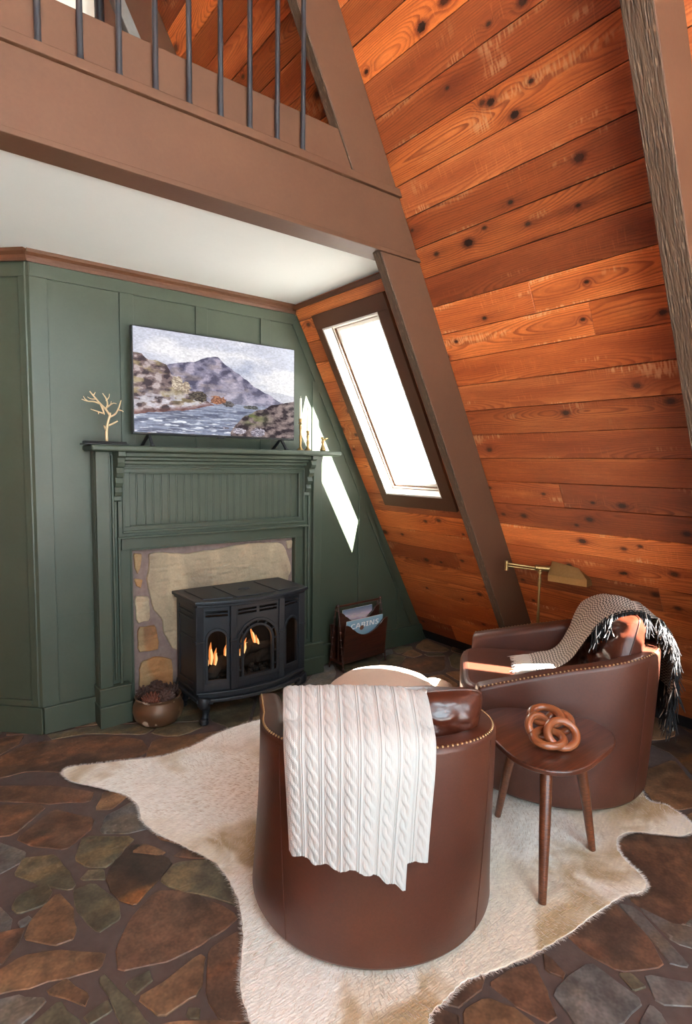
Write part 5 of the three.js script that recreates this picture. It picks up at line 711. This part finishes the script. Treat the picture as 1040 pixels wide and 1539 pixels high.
// ------------------------------------------------------------------ grey fringed throw on the second chair
{
  const t = thing('fringed_throw', 'grey and cream woven throw with dark fringe draped over the armchair by the pine wall', 'throw', [0, 0, 0]);
  const weave = texOf(512, 512, (u, v) => { const U = u * 26, Vv = v * 26, k = Math.floor(U), row = (Vv + ((k % 2) ? 0.5 : 0) + 0.35 * ((U % 1) < 0.5 ? (U % 1) : 1 - (U % 1)) * ((k % 2) ? 1 : -1)) % 1, on = sst(0.40, 0.52, row) * (1 - sst(0.9, 1.0, row)), n = noise(u * 240, v * 240, 501, 240, 240); return mix3([226, 218, 204], [66, 60, 56], on * (0.7 + 0.3 * n)).map((q) => q * (0.9 + 0.2 * n)); }, true, 2.9, 2.9);
  const mat = phy({ map: weave, roughness: 0.95, sheen: 0.3, sheenRoughness: 0.6, bumpMap: texOf(256, 256, (u, v) => 128 + 90 * Math.sin(u * 6.2832 * 26) * Math.sin(v * 6.2832 * 26), false, 2.9, 2.9), bumpScale: 0.003 });
  const P = smoothPath([[0.12, 0.476], [0.07, 0.490], [0.02, 0.500], [-0.03, 0.535], [-0.07, 0.60], [-0.11, 0.68], [-0.165, 0.752], [-0.25, 0.786], [-0.335, 0.757], [-0.41, 0.695], [-0.43, 0.62], [-0.434, 0.42]]);
  const surf = (u, v) => {                                          // u across, v along; the near edge swings to the middle of the seat
    const d = v * P.len; let [F, H] = pathAt(P, d); const nearR = lerp(-0.13, -0.20, sst(0.15, 0.6, v)), farR = lerp(0.10, 0.25, sst(0.0, 0.5, v)), R = lerp(nearR, farR, u);
    const back = sst(-0.33, -0.41, F); F += (backF(R) + CH.b) * back; H -= (1 - back) * 0.055 * Math.max(0, Math.abs(R + 0.05) - 0.10) ** 1.2 * 2.2 * sst(0.3, 0.5, v);
    const fold = Math.sin(u * 10 + v * 2.5) * 0.010 + (fbm(u * 5, v * 7, 511, 3) - 0.5) * 0.028; return V(R + (fbm(u * 3 + 5, v * 5, 515, 2) - 0.5) * 0.02, H + fold * (1 - back) * (0.5 + 0.5 * v), F - fold * 0.8 * sst(0.25, 0.45, v));
  };
  const put = (p) => inChair(C2, p.x, p.y, p.z), lift = 0.016;
  mesh('cloth', gridSurf(90, 150, (u, v) => { const p = surf(u, v); return put(V(p.x, p.y + lift * (v < 0.75 ? 1 : 0.2), p.z - lift * (v > 0.6 ? 1 : -0.6))); }, (u, v) => [u * 0.45, v * P.len]), mat, t);
  const r = rngOf(91), strand = (a, dir, len, rad, curl) => { const b = a.clone().addScaledVector(dir, len * 0.5).add(V((r() - 0.5) * curl, -len * 0.05, (r() - 0.5) * curl)), c = a.clone().addScaledVector(dir, len).add(V((r() - 0.5) * curl * 2, -len * 0.16, (r() - 0.5) * curl * 2)); return taperTube([a, b, c], [rad, rad, rad * 0.6], 6, 5); };
  const dark = std({ map: patchy([24, 23, 24], 14, 521), roughness: 0.9 }), pale = std({ map: patchy([196, 190, 180], 20, 523), roughness: 0.9 }), L1 = [], L2 = [];
  for (let i = 0; i < 300; i++) { const v = 0.33 + 0.66 * r(), p = surf(0.0, v), a = put(V(p.x + 0.008, p.y + 0.02, p.z - (v > 0.6 ? 0.016 : -0.010))), q = put(V(p.x - 1, p.y, p.z)).sub(put(V(p.x, p.y, p.z))).normalize(), dir = q.multiplyScalar(v > 0.6 ? 0.35 : 0.42).add(V((r() - 0.5) * 0.4, -0.85, (r() - 0.5) * 0.4)).normalize(); (r() < 0.92 ? L1 : L2).push(strand(a, dir, 0.05 + r() * 0.05, 0.0022, 0.018)); }
  for (let i = 0; i < 190; i++) { const u = r(), p = surf(u, 1), a = put(V(p.x, p.y + 0.01, p.z - 0.016)), dir = V((r() - 0.5) * 0.3, -1, (r() - 0.5) * 0.3).normalize(); (r() < 0.94 ? L1 : L2).push(strand(a, dir, 0.10 + r() * 0.06, 0.0022, 0.02)); }
  for (let i = 0; i < 120; i++) { const u = r(), p = surf(u, 0), a = put(V(p.x, p.y + 0.016, p.z)), q = put(V(p.x, p.y, p.z + 1)).sub(put(V(p.x, p.y, p.z))).normalize(), dir = q.add(V((r() - 0.5) * 0.5, -0.12, (r() - 0.5) * 0.5)).normalize(); L2.push(strand(a, dir, 0.05 + r() * 0.05, 0.002, 0.012)); }
  mesh('dark_fringe', L1, dark, t).userData.kind = 'stuff'; mesh('pale_fringe', L2, pale, t).userData.kind = 'stuff';
}
// ------------------------------------------------------------------ beige pouf between the chairs and the hearth
{
  const c = onLevel(578, 1024, 0.36), hide = phy({ map: patchy([206, 180, 160], 16, 531), roughness: 0.85, bumpMap: hideBump, bumpScale: 0.0015, sheen: 0.5, sheenRoughness: 0.5, sheenColor: new THREE.Color(0.9, 0.8, 0.72) });
  const t = thing('hide_pouf', 'low beige hide pouf behind the armchair with the white throw', 'pouf', [c.x, 0.0128, c.z]);
  mesh('cushion', lathe([[0, 0], [0.20, 0], [0.27, 0.02], [0.31, 0.08], [0.32, 0.16], [0.308, 0.24], [0.272, 0.305], [0.215, 0.348], [0.135, 0.378], [0.06, 0.392], [0, 0.395]], 56), hide, t);
  const sm = [tube(Array.from({ length: 40 }, (_, i) => V(Math.cos(i / 40 * 6.2832) * 0.308, 0.24, Math.sin(i / 40 * 6.2832) * 0.308)), 0.005, 120, 6, true)]; mesh('seam', sm, hide, t);
  const e = onLevel(654, 1030, 0.32), el = new THREE.SphereGeometry(1, 26, 18), ep = el.attributes.position; for (let i = 0; i < ep.count; i++) { const k = 1 + (fbm(ep.getX(i) * 6 + 4, ep.getY(i) * 6 + ep.getZ(i) * 4, 541, 3) - 0.5) * 0.35; ep.setXYZ(i, ep.getX(i) * 0.085 * k, ep.getY(i) * 0.05 * k, ep.getZ(i) * 0.06 * k); } el.computeVertexNormals(); el.rotateY(-0.65); el.translate(e.x - c.x, 0.29, e.z - c.z);
  mesh('fur_corner', [el], phy({ map: patchy([196, 172, 146], 30, 533), roughness: 0.95, sheen: 0.6, sheenRoughness: 0.5 }), t).userData.label = 'fluffy fur corner';
}
// ------------------------------------------------------------------ side table and wooden chain
const TB = { c: [1.805, 2.062], H: 0.447 };
{
  const t = thing('side_table', 'walnut side table with rounded triangular top between the armchairs', 'table', [TB.c[0], 0, TB.c[1]]);
  const ang0 = Math.atan2(2.21 - TB.c[1], 1.60 - TB.c[0]), shape = (k) => { const p = []; for (let i = 0; i < 96; i++) { const a = i / 96 * Math.PI * 2, r = (0.232 + 0.026 * Math.cos(3 * (a - ang0))) * k; p.push([Math.cos(a) * r, Math.sin(a) * r]); } return p.reverse(); };
  const tg = prismY(shape(1), TB.H - 0.02, TB.H, 0.006, 3); mesh('top', tg, M.walnut, t); mesh('underframe', prismY(shape(0.62), TB.H - 0.034, TB.H - 0.019, 0.003), M.walnutLeg, t);
  for (const [x, y] of [[815, 1358], [890, 1277], [748, 1226]]) { const f = onLevel(x, y, 0.013).sub(V(TB.c[0], 0, TB.c[1])), k = 0.60; mesh('leg', [taperTube([V(f.x * k, TB.H - 0.03, f.z * k), V(f.x * (k + 1) / 2, TB.H / 2 + 0.01, f.z * (k + 1) / 2), V(f.x, 0.0135, f.z)], [0.0205, 0.0185, 0.0125], 8, 14)], M.walnutLeg, t); }
}
{
  const at = onLevel(829, 1118, TB.H), sc = 1.06, t = thing('wooden_chain', 'carved wooden chain of linked rings on the side table', 'ornament', [at.x, TB.H, at.z]);
  // each ring: centre in the camera's right / up / towards directions, its axis tilt, size
  const rr = V(rgt.x, 0, rgt.z).normalize(), tw = V(-fwd.x, 0, -fwd.z).normalize();
  const link = (a, y, b, rx, ry, rad, k = 1.18, tubeR = 0.0125) => { const g = new THREE.TorusGeometry(rad, tubeR, 14, 44); g.scale(k, 1, 1); g.rotateX(rx); g.rotateZ(0); g.rotateY(ry); const base = new THREE.Matrix4().makeBasis(rr, V(0, 1, 0), tw); g.applyMatrix4(base); const p = rr.clone().multiplyScalar(a).add(V(0, y, 0)).addScaledVector(tw, b); g.translate(p.x, p.y, p.z); g.scale(sc, sc, sc); return mesh('link', [g], M.chainWood, t); };
  link(0.024, 0.045, 0.022, -0.72, 0.12, 0.043, 1.12); link(-0.020, 0.031, 0.022, -1.36, 0.15, 0.040, 1.2); link(-0.036, 0.046, -0.026, -0.62, 0.45, 0.037, 1.1); link(0.004, 0.064, -0.072, -1.12, -0.35, 0.037, 1.3); link(0.046, 0.046, -0.062, -0.85, -0.9, 0.035, 1.15);
}
// ------------------------------------------------------------------ brass reading lamp behind the second chair
{
  const L = [2.77, 1.375], t = thing('floor_lamp', 'antique brass pharmacy floor lamp behind the armchair by the pine wall', 'lamp', [L[0], 0.004, L[1]]), yT = 0.845;
  mesh('base', lathe([[0, 0], [0.105, 0], [0.108, 0.006], [0.10, 0.016], [0.03, 0.026], [0.014, 0.04], [0.012, 0.05], [0, 0.05]], 36), M.brass, t);
  mesh('pole', [between(V(0, 0.03, 0), V(0, 0.60, 0), 0.0085, 0.0085, 16), between(V(0, 0.60, 0), V(0, yT - 0.02, 0), 0.0065, 0.0065, 16), between(V(0, 0.742, 0), V(0, 0.79, 0), 0.0095, 0.0095, 16)], M.brass, t);
  mesh('joint', [between(V(-0.0, yT - 0.026, 0), V(0, yT - 0.006, 0), 0.012, 0.009, 14), (() => { const s = new THREE.SphereGeometry(0.012, 14, 10); s.translate(0, yT - 0.012, 0); return s; })()], M.brass, t);
  const A = V(-0.12, yT + 0.022, -0.135), B = V(0.055, yT - 0.002, 0.035), C = V(0.012, yT, -0.004), dir = B.clone().sub(A).normalize();
  mesh('swing_arm', [between(A, C, 0.0062, 0.0062, 14), between(A.clone().add(V(0.006, -0.016, 0.004)), C.clone().add(V(0, -0.012, 0)), 0.004, 0.004, 10)], M.brass, t);
  mesh('arm_end', [between(A.clone().add(V(0, 0.014, 0)), A.clone().add(V(0, -0.04, 0)), 0.0105, 0.0105, 16)], M.brass, t); mesh('socket', [between(C.clone().addScaledVector(dir, -0.03), B, 0.0155, 0.0155, 18), between(C.clone().addScaledVector(dir, -0.018), C.clone().addScaledVector(dir, -0.008), 0.018, 0.018, 18)], M.brass, t);
  // shade: a long hipped box, open below
  const d = V(0.12, 0, 0.94).normalize(), s = V(d.z, 0, -d.x), o = B.clone().add(V(0.0, 0.0, 0.0)).addScaledVector(s, 0.02), w = 0.058, Ls = 0.215, hT = 0.048, hB = -0.062;
  const at = (a, b, y) => o.clone().addScaledVector(d, a).addScaledVector(s, b).add(V(0, y, 0));
  const q = (a, b, c2, e) => { const g = new THREE.BufferGeometry(); g.setAttribute('position', new THREE.Float32BufferAttribute([a, b, c2, a, c2, e].flatMap((p) => [p.x, p.y, p.z]), 3)); g.computeVertexNormals(); return boxUV(g); };
  const shell = (k) => { const ww = w - k, l0 = k, l1 = Ls - k, h = hT - k, t0 = at(l0, -0.014, h), t1 = at(l0, 0.014, h), t2 = at(l1 * 0.60, 0.014, h), t3 = at(l1 * 0.60, -0.014, h), m0 = at(l0, -ww, -0.026), m1 = at(l0, ww, -0.026), m2 = at(l1, ww, -0.026), m3 = at(l1, -ww, -0.026), b0 = at(l0, -ww, hB), b1 = at(l0, ww, hB), b2 = at(l1, ww, hB), b3 = at(l1, -ww, hB); return [q(t0, t1, t2, t3), q(t0, t3, m3, m0), q(t1, m1, m2, t2), q(t3, t2, m2, m3), q(t0, m0, m1, t1), q(m0, m3, b3, b0), q(m1, b1, b2, m2), q(m3, m2, b2, b3), q(m0, b0, b1, m1)]; };
  mesh('shade', [...shell(0), ...shell(0.002)], M.brass, t);
  mesh('bulb', [(() => { const b = new THREE.CapsuleGeometry(0.014, 0.05, 6, 12); b.rotateX(Math.PI / 2); const p = at(0.08, 0, -0.016); b.translate(p.x, p.y, p.z); return b; })()], std({ color: 0xf2efe6, roughness: 0.3 }), t);
}
// ------------------------------------------------------------------ what shows of the loft, and outdoors
{
  const pt = (x, y, z) => onWall(x, y, z);
  const g = thing('loft_brace', 'grey diagonal timber brace up in the loft', 'brace'); mesh('timber', [barBox(pt(150, -60, 0.35), pt(206, 72, 0.35), 0.05, 0.05, V(0, 0, 1), 0.004)], std({ map: patchy([122, 118, 112], 30, 601), roughness: 0.8 }), g);
  const p = thing('loft_post', 'slim black post up in the loft', 'post'); { const a = pt(148, -40, 0.95); mesh('shaft', [between(V(a.x, 2.67, 0.95), V(a.x, a.y, 0.95), 0.017, 0.017, 12)], M.black, p); }
  const w = thing('white_stool', 'white legged stool standing in the loft', 'stool'); { const a = pt(160, -30, 0.12), wh = std({ color: 0xd9cfc4, roughness: 0.6 }); mesh('seat', [box(a.x - 0.17, a.x + 0.17, 3.12, 3.15, -0.05, 0.29, 0.01)], wh, w); for (const [x, z] of [[-1, -1], [1, -1], [-1, 1], [1, 1]]) mesh('leg', [between(V(a.x + x * 0.18, 2.66, 0.12 + z * 0.15), V(a.x + x * 0.1, 3.12, 0.12 + z * 0.1), 0.012, 0.018, 10)], wh, w); }
  const c = thing('loft_cabinet', 'off-white cabinet up in the loft behind the balusters', 'cabinet'); { const a = pt(100, -20, 0.7), wh = std({ color: 0xd8cfbe, roughness: 0.7 }); mesh('body', [box(a.x - 0.5, a.x + 0.07, 2.66, 3.32, 0.42, 0.85, 0.008)], wh, c); mesh('top', [box(a.x - 0.52, a.x + 0.09, 3.32, 3.345, 0.40, 0.87, 0.005)], wh, c); }
}
{
  const bark = std({ map: texOf(256, 256, (u, v) => mix3([132, 120, 108], [92, 82, 72], fbm(u * 12, v * 5, 611, 4, 12, 5)), true, 1, 1), roughness: 0.95 });
  struct(mesh('outside_ground', [box(3.9, 60, -0.9, -0.7, -50, 40, 0)], std({ map: texOf(256, 256, (u, v) => mix3([226, 224, 218], [204, 202, 194], fbm(u * 8, v * 8, 615, 5, 8, 8)), true, 0.1, 0.1), roughness: 1 })), 'pale snowy ground outside the skylight', 'ground');
  const r = rngOf(66), spots = [[8.2, -3.6, 0.10], [10.6, 0.4, 0.13], [11.5, -7.6, 0.12], [14.0, -3.0, 0.16], [13.5, -13.5, 0.14], [7.2, -8.8, 0.08]];
  for (const [x, z, rad] of spots) {
    const t = thing('bare_tree', 'bare tree standing outside the skylight', 'tree', [x, -0.75, z], 0, 'bare trees outside the skylight'), h = 7 + r() * 3; mesh('trunk', [taperTube([V(0, 0, 0), V(0.1 * r(), h * 0.4, 0.1 * r()), V(0.3 * (r() - 0.5), h, 0.3 * (r() - 0.5))], [rad, rad * 0.8, rad * 0.25], 14, 9)], bark, t);
    for (let i = 0; i < 14; i++) { const y = h * (0.28 + 0.68 * r()), a = r() * 6.28, l = 0.7 + r() * 1.3, e = V(Math.cos(a) * l, y + l * (0.4 + r() * 0.5), Math.sin(a) * l); mesh('branch', [taperTube([V(0, y, 0), V(e.x * 0.5, y + l * 0.2, e.z * 0.5), e], [rad * 0.3, rad * 0.2, rad * 0.05], 6, 5)], bark, t); }
  }
  const hs = thing('neighbour_house', 'pale clapboard house seen through the skylight', 'house', [26, -0.75, -12.5], -0.55), wall = std({ color: 0xe4e2dc, roughness: 0.9 }), dk = std({ color: 0x6d7684, roughness: 0.4 });
  mesh('walls', [box(-4, 4, 0, 4.2, -3, 3, 0), prismX([[-3, 4.2], [3, 4.2], [0, 6.6]], -4, 4)], wall, hs); mesh('roof', [barBox(V(0, 6.8, 0), V(0, 4.0, 3.5), 8.6, 0.15, V(0, 1, 0), 0.01), barBox(V(0, 6.8, 0), V(0, 4.0, -3.5), 8.6, 0.15, V(0, 1, 0), 0.01)], dk, hs);
  for (const x of [-2.4, 0, 2.4]) for (const y of [1.2, 2.9]) mesh('window', [box(x - 0.4, x + 0.4, y - 0.5, y + 0.5, 3.0, 3.04, 0.01)], dk, hs); for (const z of [-1.4, 1.4]) for (const y of [1.2, 2.9]) mesh('window', [box(-4.04, -4.0, y - 0.5, y + 0.5, z - 0.4, z + 0.4, 0.01)], dk, hs);
}
scene.traverse((o) => { if (o.isMesh) { o.castShadow = true; o.receiveShadow = true; } });
renderer.render(scene, camera);
